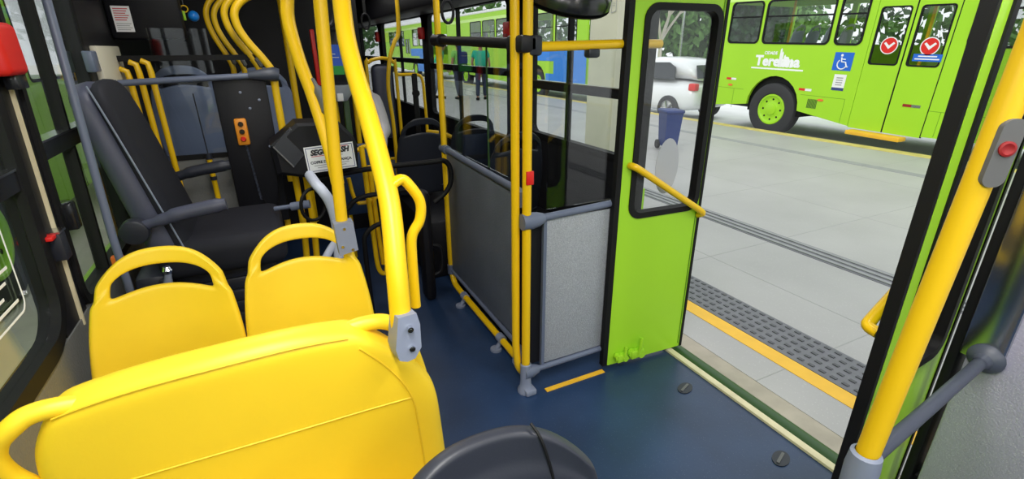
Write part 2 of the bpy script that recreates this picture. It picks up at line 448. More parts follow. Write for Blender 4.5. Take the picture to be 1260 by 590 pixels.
# ================================================================ SEATS
def plastic_seat(name, m, label, group, loc, rz, sc=1.0, legs=True, slot=True, frame='dark_grey_tube', hgroup=None):
    """shell seat facing local +y: back shell, arched grab handle, pan, tube legs"""
    r = empty(name, loc, rz, label=label, category='seat')
    if group: r['group'] = group
    def hw(z): # half width by height
        T = ((.38, .185), (.50, .198), (.62, .201), (.74, .192), (.83, .176), (.90, .148), (.95, .09))
        for (a, wa), (c, wc) in zip(T, T[1:]):
            if z <= c: t = (z - a) / (c - a); return wa + (wc - wa) * t
        return T[-1][1]
    yl = lambda z: .02 - (z - .62) * .20
    A_ = (-1, -.90, -.74, -.55, -.30, 0, .30, .55, .74, .90, 1)
    def row(a, j):
        top = .980 - .088 * abs(a) ** 3.2; st = top - .050 + .006 * a * a; sb = .872 - .045 * a * a
        if j <= 8: return .38 + (sb - .012 - .38) * j / 8
        return (0, sb, sb + (st - sb) * .33, sb + (st - sb) * .67, st, st + .014, top - .010, top)[j - 8]
    def fn(i, j):
        a = A_[i]; z = row(a, j); k = (1, 1, 1, 1, 1, 1, 1, 1, 1, .99, .975, .955, .925, .91, .885, .87)[j]
        w = min(hw(z), .192) if j > 7 else hw(z)
        w = hw(z) if j <= 8 else hw(row(a, 8)) * k
        return V(a * w, yl(z) + .035 * a * a - .012 - (.006 if j > 11 else 0), z), V(-a * .35, 1, .1).normalized()
    MB().shell_cut(fn, 10, 15, .026, lambda i, j: slot and 2 <= i <= 7 and 9 <= j <= 11).build('backrest', m, r, subsurf=2)
    def pan(u, v):
        a = 2 * u - 1; y = .045 + .40 * v
        return V(a * (.195 - .02 * v), y, .425 + .02 * a * a + .02 * v - (.05 * max(0, v - .75) * 4) ** 2), V(0, 0, 1)
    MB().shell(pan, 8, 8, .022).build('seat_pan', m, r, subsurf=1)
    if legs:
        for sx in (-1, 1):
            MB().tube([(sx * .15, .40, .405), (sx * .15, .10, .405), (sx * .15, .05, .36), (sx * .15, .12, .02)], .016, 10).cyl((sx * .15, .12, 0), (sx * .15, .12, .015), .035).build('leg', frame, r)
    r.scale = (sc, sc, sc)
    return r
A = plastic_seat('bus_chair', 'yellow_plastic', 'yellow plastic seat shell with open grab handle, beside the left window', 'yellow shell seats', (-.405, 1.60, -.02), math.pi)
A.rotation_euler.y = -.06
B = dup(A, (.022, 1.60, -.012), None, 'yellow plastic seat shell with grab handle clamped to a yellow pole at its corner')
B.rotation_euler = (0, -.015, math.pi)
K = plastic_seat('bus_chair', 'dark_plastic', 'black seat whose arched handle rises at the bottom edge of the photo', None, (.205, .455, -.008), math.pi, 1.0, slot=False)
K.scale.x = 1.1
MB().tube([(-(x - .205) / 1.1, .455 - y, z + .008) for x, y, z in ((.283, .512, .972), (.289, .491, .958), (.300, .480, .91), (.309, .476, .86))], .0022, 6, sub=3).build('cap_joint', 'black_rubber', K)
D = plastic_seat('bus_chair', 'dark_plastic', 'black plastic seat by the window right behind the double yellow pole', 'black shell seats on the door side', (1.36, 2.68, .06), 0, legs=False)
dup(D, (1.02, 3.56, .06), 0, 'black plastic seat on the aisle, framed left of the tall glass partition')
dup(D, (1.43, 3.56, .06), 0, 'black plastic seat by the window, seen through the tall glass partition')
# grey-blue seats behind the collector's glass
G = plastic_seat('bus_chair', 'seat_blue', 'blue-grey shell seat behind the glass screen, left one by the yellow poles', 'blue-grey seats behind the glass screen', (-.40, 3.62, .44), 0, 1.0, False)
dup(G, (.01, 3.70, .42), 0, 'blue-grey shell seat behind the glass screen, half hidden by the black control panel')

# wide yellow padded seat in the foreground
r = empty('wide_chair', (0, .9, 0), label='wide yellow padded seat with side handles filling the lower left foreground', category='seat')
def bfn(u, v):
    a = 2 * u - 1
    z = .42 + .565 * v
    k = 1
    xl, xr = -.445 + .06 * max(0, (v - .75) / .25) ** 2, .285 - .045 * v - .15 * max(0, (v - .55) / .45) ** 2
    c, h = (xl + xr) / 2, (xr - xl) / 2 * k
    zz = z + .03 * (1 - abs(a) ** 2.6) * v - .012 * v * (0.5 - a * .5) * 1.2
    return V(c + a * h, .03 - (z - .6) * .10 + .02 * a * a, zz), V(0, 1, .1).normalized()
def pad(fn, nu, nv, th, bulge):
    def f(u, v):
        p, n = fn(u, v); return p, n
    return MB().shell(f, nu, nv, th)
pad(bfn, 14, 12, .075, 0).build('backrest', 'yellow_vinyl', r, subsurf=2)
def onb(u, v, off=.0372):
    p, n = bfn(u, v); return p - n * off
seam = MB()
seam.tube([onb(.91, .12 + .8 * k / 14) for k in range(15)], .0024, 6, sub=2)
seam.tube([onb(.03 + .88 * k / 16, .66 - .03 * (k / 16)) for k in range(17)], .0024, 6, sub=2)
seam.tube([onb(.03 + .9 * k / 16, .972, .0355) for k in range(17)], .0018, 6, sub=2)
seam.build('stitched_seam', 'yellow_vinyl_seam', r)
MB().tube([(-.33, .0, .955), (-.38, -.01, .968), (-.41, -.015, .968), (-.43, -.02, .958), (-.455, -.02, .935), (-.468, -.015, .90), (-.465, 0, .85), (-.44, .01, .80), (-.41, .01, .78)], .0165, 14, sub=6).build('grab_handle', 'yellow_plastic', r)
MB().tube([(.06, .02, .965), (.11, .02, .972), (.155, .02, .965), (.19, .025, .93), (.21, .03, .86), (.225, .035, .78), (.22, .03, .72)], .0165, 14, sub=6).build('grab_handle', 'yellow_plastic', r)
def bpan(u, v):
    a = 2 * u - 1; return V(-.085 + a * .33, -.02 - .33 * v, .44 + .02 * v), Z3
MB().shell(bpan, 8, 6, .08).build('seat_cushion', 'yellow_vinyl', r, subsurf=2)
for sx in (-.33, .17):
    MB().tube([(sx, -.32, .39), (sx, -.04, .39), (sx, -.05, .0)], .018, 10).build('leg', 'dark_grey_tube', r)

# ================================================================ NEAR POLES
r = empty('grab_pole', (.19, .86, .92), label='thick yellow pole clamped to the corner of the wide yellow seat', category='pole')
P1 = [(.178, .87, .955), (.180, .875, 1.01), (.186, .90, 1.10), (.200, .97, 1.206), (.204, 1.06, 1.30), (.204, 1.14, 1.38), (.203, 1.22, 1.45), (.204, 1.285, 1.52), (.21, 1.335, 1.58), (.216, 1.365, 1.64), (.22, 1.36, 1.72), (.22, 1.30, 1.83), (.22, 1.24, 1.95), (.22, 1.22, 2.15)]
rel = lambda pts, o: [tuple(Vector(p) - Vector(o)) for p in pts]
o1 = (.19, .86, .92)
MB().tube(rel(P1, o1), .0215, 18, sub=6).build('pole_tube', 'yellow_grip', r)
q = MB(); q.tube(rel([(.218, 1.07, 1.295), (.229, 1.10, 1.33), (.229, 1.15, 1.38), (.218, 1.19, 1.42)], o1), [.010, .021, .021, .010], 12, sub=4, flat=(X3, .8))
q.build('grey_pad', 'grey_pad', r, label='grey plastic pad')
fc = (V(.0, .0, .0), V(.94, .10, .0).normalized(), V(.05, .12, .99).normalized())
q = MB().prism([(-.021, -.045), (-.005, -.052), (.012, -.05), (.026, -.03), (.026, .02), (.02, .045), (-.018, .045), (-.027, -.02)], (V(-.01, .0, .045), fc[1], fc[2]), .05, -.025)
q.build('clamp', 'grey_plastic', r, label='grey two-screw clamp')
for z in (-.022, .022): MB().cyl(V(-.003, -.018, .045 + z) , V(-.003, -.033, .045 + z), .006, n=12).cyl(V(-.003, -.033, .045 + z), V(-.003, -.0335, .045 + z), .003, n=6).build('screw', 'chrome', r)
MB().tube(rel([(.205, .985, 1.235), (.235, 1.0, 1.245), (.255, 1.0, 1.225), (.272, 1.0, 1.19), (.268, 1.0, 1.15), (.248, 1.0, 1.115), (.244, 1.0, 1.06), (.243, 1.0, .94)], o1), .0115, 12, sub=6).build('handle', 'yellow_paint', r)

r = empty('grab_pole', (.17, 1.60, .95), label='yellow branching pole clamped to the yellow seat nearest the aisle', category='pole')
o2 = (.17, 1.60, .95)
MB().tube(rel([(.168, 1.60, .93), (.176, 1.60, 1.2), (.197, 1.60, 1.7), (.212, 1.60, CZ)], o2), .0190, 16).build('pole_tube', 'yellow_grip', r)
P2 = [(.174, 1.605, 1.10), (.172, 1.65, 1.17), (.166, 1.70, 1.245), (.150, 1.762, 1.366), (.134, 1.808, 1.453), (.124, 1.853, 1.54), (.122, 1.88, 1.602), (.13, 1.89, 1.66), (.14, 1.87, 1.75), (.14, 1.82, 1.9), (.14, 1.80, CZ)]
MB().tube(rel(P2, o2), .0205, 16, sub=6).build('branch_tube', 'yellow_grip', r)
MB().tube(rel([(.180, 1.705, 1.275), (.184, 1.72, 1.31), (.176, 1.745, 1.36), (.158, 1.775, 1.41)], o2), [.010, .023, .023, .010], 12, sub=4, flat=(X3, .8)).build('grey_pad', 'grey_pad', r, label='grey plastic pad')
MB().prism([(-.025, -.06), (.035, -.05), (.03, .05), (-.03, .05)], (V(0, -.02, -.02), X3, Z3), .045, -.03).build('clamp', 'grey_plastic', r, label='grey three-screw clamp plate')
for x, z in ((.0, .03), (-.012, -.03), (.018, -.045)): MB().cyl((x, -.03, z - .02), (x, -.038, z - .02), .005, n=10).build('screw', 'chrome', r)

# ================================================================ DOOR PARTITION
r = empty('grab_pole', (.885, 1.655, 0), label='tall yellow pole standing on a grey foot at the partition corner by the door', category='pole')
MB().tube([(0, 0, .06), (0, 0, CZ)], .0185, 18).build('pole_tube', 'yellow_paint', r)
q = MB(); q.lathe([(0, 0), (.038, 0), (.038, .014), (.028, .03), (.025, .06), (.025, .15), (.021, .155)], (0, 0, 0), Z3, 20)
q.box((-.02, -.05, 0), (.035, .02, .03), .008); q.build('foot', 'grey_plastic', r, label='grey plastic foot socket')
MB().box((-.012, -.0225, 1.0), (.020, -.012, 1.055), .003).build('reflector', 'red', r, label='small red reflector strip')

r = empty('side_partition', (.93, 2.2, 0), label='glass partition along the aisle with bent yellow tube frame and frosted lower panel', category='partition')
ro = (.93, 2.2, 0)
loop = [(.93, 2.79, CZ), (.93, 2.79, .30), (.93, 2.78, .16), (.93, 2.74, .09), (.93, 2.66, .068), (.93, 2.3, .062), (.93, 1.86, .058), (.915, 1.74, .06), (.885, 1.70, .085), (.862, 1.69, .14), (.852, 1.69, .25), (.85, 1.69, CZ)]
pp = [Vector(p) for p in rel(loop, ro)]
pp = [pp[0]] + crom(pp[1:11], 5) + [pp[11]]
MB().tube(pp, .0175, 16).build('frame_tube', 'yellow_paint', r)
MB().tube(rel([(.93, 2.79, 1.545), (.93, 1.70, 1.515)], ro), .022, 14).tube(rel([(.93, 2.84, 1.545), (.93, 2.72, 1.543)], ro), .033, 14).box(Vector((.845, 1.63, 1.485)) - Vector(ro), Vector((.915, 1.76, 1.545)) - Vector(ro), .012).build('top_rail', 'black_panel', r, label='black top rail')
MB().tube(rel([(.93, 2.79, .945), (.925, 1.80, .93), (.88, 1.70, .925)], ro), .017, 14).tube(rel([(.93, 2.82, .945), (.93, 2.73, .945)], ro), .026, 14).tube(rel([(.925, 1.84, .93), (.875, 1.69, .925)], ro), [.022, .034], 12).build('middle_rail', 'grey_tube', r, label='grey middle rail')
MB().tube(rel([(.93, 2.77, .155), (.925, 1.80, .145), (.88, 1.71, .15)], ro), .012, 12).tube(rel([(.92, 1.79, .145), (.87, 1.69, .15)], ro), [.02, .034], 12).cyl(Vector((.93, 2.775, .13)) - Vector(ro), Vector((.93, 2.775, .19)) - Vector(ro), .027).build('bottom_rail', 'grey_tube', r, label='thin grey bottom rail')
MB().box((-.004, -.345, .17), (.004, .545, .925), .002).build('lower_panel', 'frosted_blue', r, label='frosted grey-blue panel')
MB().box((-.008, -.355, .16), (.008, -.34, .93)).build('panel_edge', 'grey_tube', r)
MB().box((-.002, -.48, .17), (.004, -.357, .92)).build('filler_strip', 'black_panel', r, label='black filler strip')  # added strip, its black stands in for the dark gap by the pole
MB().box((-.003, -.06, .965), (.003, .55, 1.52)).build('glass_pane', 'glass_part', r)
MB().box((-.003, -.42, .965), (.003, -.075, 1.52)).build('glass_pane', 'glass_part', r)
MB().box((-.0035, -.0735, .965), (.0035, -.0685, 1.52)).build('glass_edge', 'dark_green', r, label='green edge of the glass')
for y in (2.55, 2.02):
    q = MB().cyl(Vector((.93, y - .022, .064)) - Vector(ro), Vector((.93, y + .022, .064)) - Vector(ro), .024).cyl(Vector((.93, y, .05)) - Vector(ro), Vector((.90, y, .0)) - Vector(ro), .012)
    q.cyl(Vector((.90, y, .0)) - Vector(ro), Vector((.90, y, .012)) - Vector(ro), .03).build('floor_clamp', 'grey_plastic', r)

r = empty('door_partition', (1.12, 1.66, 0), label='partition beside the open door with clear upper glass and silver frosted lower panel', category='partition')
ro = (1.12, 1.66, 0)
MB().tube(rel([(.905, 1.655, 1.505), (1.30, 1.655, 1.515), (1.50, 1.655, 1.515)], ro), .0175, 14).build('top_rail', 'yellow_paint', r, label='yellow top rail')
MB().box((-.24, -.03, 1.475), (-.185, .03, 1.545), .012).box((.02, -.02, 1.465), (.075, .02, 1.50), .01).build('rail_bracket', 'dark_plastic', r, label='black rail bracket')
MB().tube(rel([(.89, 1.655, .845), (1.42, 1.655, .865)], ro), .0155, 14).tube(rel([(.862, 1.655, .843), (.905, 1.655, .843), (.94, 1.655, .845), (.965, 1.655, .847)], ro), [.034, .036, .03, .02], 14).build('middle_rail', 'grey_tube', r, label='grey middle rail')
MB().tube(rel([(.89, 1.655, .105), (1.42, 1.655, .11)], ro), .014, 14).tube(rel([(.875, 1.655, .105), (.915, 1.655, .105), (.95, 1.655, .105)], ro), [.032, .032, .02], 14).build('bottom_rail', 'grey_tube', r, label='grey bottom rail')
MB().box((-.145, -.004, .125), (.29, .004, .835), .002).build('lower_panel', 'frosted', r, label='silver frosted panel')
MB().box((-.155, -.009, .12), (-.14, .009, .84)).build('panel_edge', 'grey_tube', r)
MB().box((-.215, .012, .13), (-.15, .018, .84)).build('filler_strip', 'black_panel', r, label='black filler strip')  # added black strip in place of the dark space behind this gap
MB().box((-.14, -.003, .88), (.29, .003, 1.50)).build('glass_pane', 'glass_part', r)
tag(MB().box((.97, 1.60, 0), (1.30, 1.625, .004)).build('floor_stripe', 'yellow_line'), 'short yellow marking strip on the dark floor under the door partition', 'floor marking')

# ---------------------------------------------------------------- door leaves
def door_leaf(name, label, o, u, wdt, win, rub_l, rub_r, hgt=1.96):
    r = empty(name, o, label=label, category='door', group='folding door leaves')
    u = u.normalized(); fr = (V(0, 0, 0), u, Z3)
    a0, b0, a1, b1 = win
    N = 6
    out = rrect(rub_l, .0, wdt - rub_r, hgt, .006, N); inn = rrect(a0, b0, a1, b1, .055, N)
    MB().ring(out, inn, fr, .032, -.016).build('panel', 'lime', r)
    MB().ring(rrect(a0 - .012, b0 - .012, a1 + .012, b1 + .012, .062, N), rrect(a0 + .014, b0 + .014, a1 - .014, b1 - .014, .045, N), fr, .044, -.022).build('window_gasket', 'black_rubber', r)
    MB().prism(inn, fr, .005, -.0025).build('glass_pane', 'glass', r)
    MB().prism([(0, 0), (rub_l, 0), (rub_l, hgt), (0, hgt)], fr, .030, -.015).prism([(wdt - rub_r, 0), (wdt, 0), (wdt, hgt), (wdt - rub_r, hgt)], fr, .04, -.02).build('rubber_edge', 'black_rubber', r)
    return r, fr
L1, fr = door_leaf('door_leaf', 'lime green door leaf folded open with yellow diagonal grab bar, left of the doorway', (1.300, 1.635, .022), V(.485, -.03, 0), .488, (.085, .775, .455, 1.63), .026, .014)
n = fr[1].cross(Z3)
bar = [V(.062, 0, 1.01), V(.065, 0, 1.01), V(.10, 0, .99), V(.30, 0, .865), V(.46, 0, .765), V(.475, 0, .745), V(.478, 0, .735)]
offs = (.018, .042, .05, .05, .05, .04, .018)
MB().tube([fr[1] * p.x + Z3 * p.z + n * k for p, k in zip(bar, offs)], .015, 12, sub=4).build('grab_bar', 'yellow_paint', L1, label='yellow diagonal grab bar')
for a, s in ((.095, 1.0), (.185, 1.3)):
    c = fr[1] * a + n * .03
    q = MB().box(c + V(-.03 * s, -.018, .02), c + V(.03 * s, .012, .05 + .012 * s), .006)
    q.cyl(c + V(-.022 * s, -.012, .05), c + V(-.022 * s, .008, .05), .017 * s, n=12).cyl(c + V(.02 * s, -.02, .035), c + V(.02 * s, .006, .035), .016 * s, n=12)
    q.tube([c + V(0, -.01, .03), c + V(.01, -.02, .065 * s), c + V(.018, -.012, .10 * s)], .008 * s, 8).build('hinge_bracket', 'lime', L1, label='lime painted hinge bracket with bolts')
MB().prism(circ(.27, .985, .062, 32, .125), fr, .002, .004).build('round_sticker', 'sticker_back', L1, label='grey back of an oval sticker')
MB().prism([(wx, wz) for wx, wz in ((.462, .02), (.466, .02), (.466, 1.94), (.462, 1.94))], fr, .003, .016).build('edge_groove', 'lime_line', L1)

L2, fr2 = door_leaf('door_leaf', 'lime green door leaf with black rubber edge, right of the doorway near the frosted panel', (1.325, .540, .022), V(.445, .03, 0), .446, (.080, .62, .385, 1.66), .017, .014)
n2 = fr2[1].cross(Z3)
bar = [V(.39, 0, 1.0), V(.36, 0, .985), V(.2, 0, .88), V(.05, 0, .80), V(.025, 0, .785), V(.02, 0, .78)]
MB().tube([fr2[1] * p.x + Z3 * p.z - n2 * k for p, k in zip(bar, (.018, .045, .05, .05, .045, .018))], .016, 12, sub=4).build('grab_bar', 'yellow_paint', L2, label='yellow diagonal grab bar on the far face')

# pole with stop button and grey rail near the right edge
r = empty('grab_pole', (1.0, .372, 0), label='yellow pole with a red stop button in a grey housing, right foreground', category='pole')
MB().tube([(0, 0, .0), (.0, 0, .68), (.095, .003, 1.45), (.16, .005, CZ)], .0215, 18).build('pole_tube', 'yellow_grip', r)
MB().lathe([(.0, .60), (.03, .60), (.032, .68), (.029, .715), (.022, .72)], (0, 0, 0), Z3, 20).build('socket', 'grey_plastic', r, label='grey rail socket')
fb = (V(.080, -.004, 1.335), V(.80, -.60, 0).normalized(), V(.12, 0, 1).normalized())
MB().prism(rrect(-.0165, -.056, .0165, .056, .015), fb, .034, -.012).build('button_housing', 'grey_pad', r, label='grey stop button housing')
w = fb[1].cross(fb[2]).normalized()
MB().lathe([(.0125, 0), (.0125, .004), (.009, .005), (.005, .003), (0, .003)], fb[0] + w * .021 + fb[2] * .008, w, 20).build('button', 'red_dark', r, label='red round button')
tag(MB().tube([(1.02, .373, .685), (1.30, .398, .695), (1.64, .43, .705)], .0155, 16).lathe([(.0, 0), (.04, 0), (.042, .008), (.034, .022), (.022, .03), (.016, .05)], (1.66, .43, .705), V(-1, -.05, 0), 20).build('grab_rail', 'dark_grey_tube'), 'dark grey horizontal rail from the stop button pole to the frosted wall lining', 'rail')

# ---------------------------------------------------------------- floor bits
for (x, y), lab in (((1.565, 1.33), 'dark oval slotted floor fitting nearest the green door leaf'), ((1.585, .845), 'dark oval slotted floor fitting nearest the right edge of the doorway')):
    r = empty('floor_fitting', (x, y, 0), R(20), label=lab, category='floor fitting', group='slotted fittings in the door floor')
    MB().prism(circ(0, 0, .046, 24, .030), (V(0, 0, .0), X3, Y3), .004).build('cover', 'dark_plastic', r)
    MB().prism(rrect(-.035, -.004, .032, .007, .004), (V(0, 0, .004), X3, Y3), .004).build('slot_bar', 'grey_pad', r)
tag(MB().tube([(.617, .952, .003), (.625, .962, .003), (.622, .976, .003), (.612, .978, .003)], .0022, 6, sub=4).build('curl', 'white'), 'tiny white curled scrap lying on the dark blue floor', 'litter')

# ================================================================ COLLECTOR'S SEAT
r = empty('collector_chair', (-.27, 2.36, .28), label='large black padded collector seat with armrests beside the left window', category='seat')
ry = lambda a: Matrix.Rotation(R(a), 3, 'Y')
def padbox(c, d, rot=None, bev=.04):
    c = Vector(c); d = Vector(d) / 2
    return MB().box(c - d, c + d, bev, rot, 4)
# backrest leaning toward the wall; profile tapers to the top
def brings(x0, th, sh=1.):
    out = []
    for k in range(9):
        t = k / 8; z = .42 + .70 * t
        x = x0 - .13 * t - .02 * t * t
        hw = (.235 - .05 * max(0, t - .45)) * (1 if t < .94 else .90); hx = th * (1 - .35 * t) * (1 if 0 < k < 8 else .7)
        out.append([(x + hx * (px), hw * py * sh, z) for px, py in ((-1, -.82), (-.8, -1), (.6, -1), (1, -.8), (1.05, 0), (1, .8), (.6, 1), (-.8, 1), (-1, .82), (-1.03, 0))])
    return out
MB().loft(brings(-.140, .065)).build('back_shell', 'slate_vinyl', r, subsurf=2, label='slate grey side and rear shell')
MB().loft([[(x + .050, y, z + (.008 if z > .8 else -.0)) for x, y, z in q] for q in brings(-.140, .040, .95)]).build('backrest', 'dark_fabric', r, subsurf=2)
for sy in (-1, 1): MB().tube([(-.078 - .13 * t - .02 * t * t - .018 * t, sy * (.232 - .05 * max(0, t - .45)), .44 + .67 * t) for t in [k / 10 for k in range(11)]], .0035, 6).build('piping', 'grey_plastic', r)
q = MB().loft([[(x, y * (1 - .06 * abs(k)), z) for x, y, z in ((-.20, -.23, .39), (-.17, -.25, .47), (.02, -.25, .505), (.20, -.24, .50), (.265, -.22, .46), (.27, -.2, .39), (.27, .2, .39), (.265, .22, .46), (.2, .24, .5), (.02, .25, .505), (-.17, .25, .47), (-.2, .23, .39))] for k in (0,)] + [], caps=True) if False else padbox((.035, 0, .45), (.46, .50, .15), None, .05)
q.build('seat_cushion', 'dark_fabric', r)
for sy, z, lab in ((-.29, .665, 'nearer'), (.29, .70, 'farther')):
    a = MB().tube([(-.20, sy, z - .035), (-.13, sy, z - .02), (-.07, sy, z - .005), (.04, sy, z + .008), (.085, sy, z + .012)], [.017, .022, .026, .027, .023], 12, sub=4).build('armrest', 'slate_vinyl' if sy < 0 else 'dark_plastic', r)
    MB().cyl((-.215, sy - .025, z - .05), (-.215, sy + .03, z - .05), .045, n=24, bev=.008).build('pivot', 'dark_plastic', a)
q = MB()
for k in range(5): q.box((-.16 + .006 * (k % 2), -.17 + .006 * (k % 2), .10 + k * .055), (.20 - .006 * (k % 2), .17 - .006 * (k % 2), .155 + k * .055), .012)
q.box((-.19, -.2, .0), (.22, .2, .10), .02); q.build('pedestal', 'dark_plastic', r)
MB().box((-.20, -.255, .08), (-.16, -.225, .40), .01).box((-.28, -.25, .20), (-.17, .25, .42), .03).build('hinge_cover', 'dark_plastic', r)
q = MB().tube([(-.20, -.29, .28), (-.165, -.31, .38), (-.15, -.31, .445)], [.022, .016, .012], 10, sub=3); q.build('lever', 'grey_plastic', r, label='grey adjusting lever')
MB().lathe([(0, 0), (.016, .006), (.019, .018), (.012, .032), (0, .036)], (-.15, -.31, .44), Z3, 16).build('lever_knob', 'chrome', r)
MB().box((-.30, -.33, .50), (-.262, -.30, .545), .008).box((-.262, -.325, .51), (-.235, -.305, .535), .006).build('buckle', 'orange', r, label='orange-red belt buckle')
tag(MB().tube([(-.50, 1.875, .0), (-.50, 1.875, .95), (-.50, 1.965, 1.62), (-.50, 2.03, CZ)], .0115, 14).build('grab_pole', 'grey_tube'), 'slate grey pole standing beside the left window behind the yellow seat', 'pole')

# ================================================================ COLLECTOR SCREEN AND PANEL
r = empty('screen_rail', (-.27, 2.9, 1.38), label='grey horizontal rail across the collector booth with an end socket on a yellow pole', category='rail')
MB().tube([(-.33, 0, -.02), (.27, 0, .0)], .015, 14).build('tube', 'grey_tube', r)
MB().tube([(.23, 0, 0), (.30, 0, .002), (.35, .0, .004), (.372, 0, .0)], [.018, .03, .036, .03], 14).build('socket', 'dark_grey_tube', r)
r = empty('glass_screen', (-.32, 3.02, 0), label='glass screen over a grey textured lower panel behind the collector seat', category='partition')
MB().box((-.115, -.003, .99), (.13, .003, 1.60)).build('glass_pane', 'glass_part', r)
MB().box((-.13, -.008, .965), (.13, .008, .99)).build('frame', 'black_rubber', r)
MB().box((-.26, -.012, 1.452), (.36, .012, 1.478)).build('frame', 'black_rubber', r)
MB().box((-.16, -.004, .3), (.13, .004, .965)).build('lower_panel', 'lining_side', r)
for x, y, z1, lab, mt in ((-.545, 3.0, 1.42, 'yellow-green upright rail behind the seat back, farthest left of three', 'yellow_paint'), (-.502, 3.0, 1.45, 'yellow upright rail behind the seat back, middle one of three', 'yellow_paint'), (-.455, 3.0, 1.455, 'yellow upright rail behind the seat back, nearest the glass screen', 'yellow_paint')):
    tag(MB().tube([(x, y, .27), (x, y, z1 - .05), (x - .004, y, z1 - .012), (x - .03, y, z1)], .0135, 12).build('upright_rail', mt), lab, 'rail', 'three yellow upright rails')
r = empty('grab_post', (-.295, 2.96, .0), label='short yellow post with black cap in front of the glass screen', category='post')
MB().tube([(0, 0, .28), (0, 0, .98)], .013, 12).build('post_tube', 'yellow_paint', r)
MB().cyl((0, 0, .86), (0, 0, .88), .016).tube([(0, 0, .97), (0, 0, 1.0)], .016, 10).tube([(0, 0, 1.0), (-.005, .005, 1.3)], .003, 8).build('cap', 'dark_plastic', r)

r = empty('control_board', (-.06, 2.93, .6), label='tall black panel with yellow push-button control and coiled cord', category='panel')
MB().box((-.145, -.02, .0), (.095, .02, .77), .008).build('board', 'black_panel', r)
q = MB()
for x, z in ((-.03, .70), (-.0, .62), (.05, .66), (.06, .42)):
    q = MB(); q.lathe([(.007, 0), (.007, .003), (.003, .006), (0, .006)], (x, -.02, z), V(0, -1, 0), 12); q.build('bolt', 'grey_plastic', r)
k = MB().box((-.085, -.055, .44), (-.028, -.02, .575), .010).build('push_button_box', 'amber', r, label='yellow push-button pendant')
for z, mm in ((.548, 'black_gloss'), (.51, 'black_gloss'), (.473, 'red')):
    MB().lathe([(.013, 0), (.013, .006), (.009, .012), (0, .012)], (-.056, -.055, z), V(0, -1, 0), 14).build('button', mm, k)
cord = []
for i in range(150):
    t = i / 149; z = .44 - .30 * t; cord.append((-.05 + .02 * t + .005 * math.cos(i * 1.9), -.035 + .005 * math.sin(i * 1.9), z))
MB().tube(cord, .0022, 5).build('coiled_cord', 'dark_grey_tube', r)
MB().tube([(-.02, -.03, .14), (.0, -.03, .08), (.04, -.03, .09), (.07, -.03, .22), (.06, -.028, .40)], .004, 8, sub=5).build('cable', 'black_rubber', r)

# curved hanging yellow poles over the collector booth
def curved(xs, lab, rad=.0165, pad=True):
    b0 = xs[0]; r = empty('curved_pole', b0, label=lab, category='pole', group='curved yellow poles over the collector booth')
    MB().tube(rel(xs, b0), rad, 12, sub=5).build('pole_tube', 'yellow_grip', r)
    if pad:
        p = Vector(xs[2]) - Vector(b0); q = Vector(xs[3]) - Vector(b0)
        MB().tube([p + V(.012, 0, 0), p.lerp(q, .3) + V(.017, -.004, 0), p.lerp(q, .75) + V(.017, -.004, 0), q + V(.012, 0, 0)], [.006, .017, .017, .006], 10, sub=3, flat=(X3, .7)).build('grey_pad', 'grey_pad', r, label='grey plastic pad')
    return r
def bend(x, y, z0, zs, a=1.):  # rises, sweeps aside, comes back over to the ceiling
    return [(x, y, z0), (x, y, zs - .10), (x + .0, y, zs), (x - .03 * a, y, zs + .065), (x - .085 * a, y, zs + .15), (x - .115 * a, y, zs + .22), (x - .115 * a, y, zs + .285), (x - .07 * a, y + .01, zs + .34), (x + .01 * a, y + .03, zs + .385), (x + .05, y + .05, zs + .46), (x + .05, y + .06, CZ)]
curved(bend(.075, 2.92, .82, 1.39, 1.05), 'curved yellow pole rising from the end of the grey booth rail', .019, False)
curved(bend(.018, 3.02, .5, 1.40, .95), 'curved yellow pole with grey pad beside the black control panel', .0165)
curved(bend(-.06, 3.30, .7, 1.40, .8), 'curved yellow pole with pad, second from the left over the booth', .0145)
curved(bend(-.115, 3.34, .7, 1.41, .65), 'curved yellow pole with pad, leftmost over the booth', .0145)
tag(MB().box((-.025, 2.985, 1.10), (-.005, 3.01, 1.16), .004).build('reflector', 'orange'), 'small orange reflector on the pole beside the control panel', 'reflector')
tag(MB().tube([(.205, 3.6, .35), (.205, 3.6, CZ)], .02, 14).build('grab_pole', 'yellow_paint'), 'straight yellow pole behind the black money box, left of the ticket validator', 'pole')

# overhead cab panel, notice, cream side panel, trinket
r = empty('overhead_bulkhead', (-.45, 3.2, 1.55), label='black overhead bulkhead panel in the upper left with a printed notice', category='panel')
MB().box((-.15, -.05, .0), (.16, .05, .60), .02).box((-.14, -.06, .24), (-.02, -.04, .31), .01).build('board', 'black_panel', r)
fn_ = (V(-.085, -.051, .09), X3, Z3)
n_ = MB().prism([(-.037, -.055), (.037, -.055), (.037, .06), (-.037, .06)], fn_, .002).build('notice', 'white', r, label='white notice with red and black lines of print')
q = MB().use('print_red')
for k in range(6): q.prism([(-.030, .046 - k * .010), (.028 - .006 * (k % 3), .046 - k * .010), (.028 - .006 * (k % 3), .050 - k * .010), (-.030, .050 - k * .010)], fn_, .0006, .002)
q.use('print_grey')
for k in range(4): q.prism([(-.030, -.020 - k * .009), (.030 - .008 * (k % 2), -.020 - k * .009), (.030 - .008 * (k % 2), -.017 - k * .009), (-.030, -.017 - k * .009)], fn_, .0006, .002)
q.build('print', None, n_)
tag(MB().box((-.60, 2.70, 1.25), (-.575, 3.12, 1.52), .006).build('side_board', 'concrete_cream'), 'pale cream board under the black overhead panel at the left', 'panel')
tag(MB().box((-.598, 2.56, 1.42), (-.565, 2.64, 1.50), .006).build('bracket_box', 'grey_tube'), 'small grey box on the black pillar above the collector seat', 'bracket')
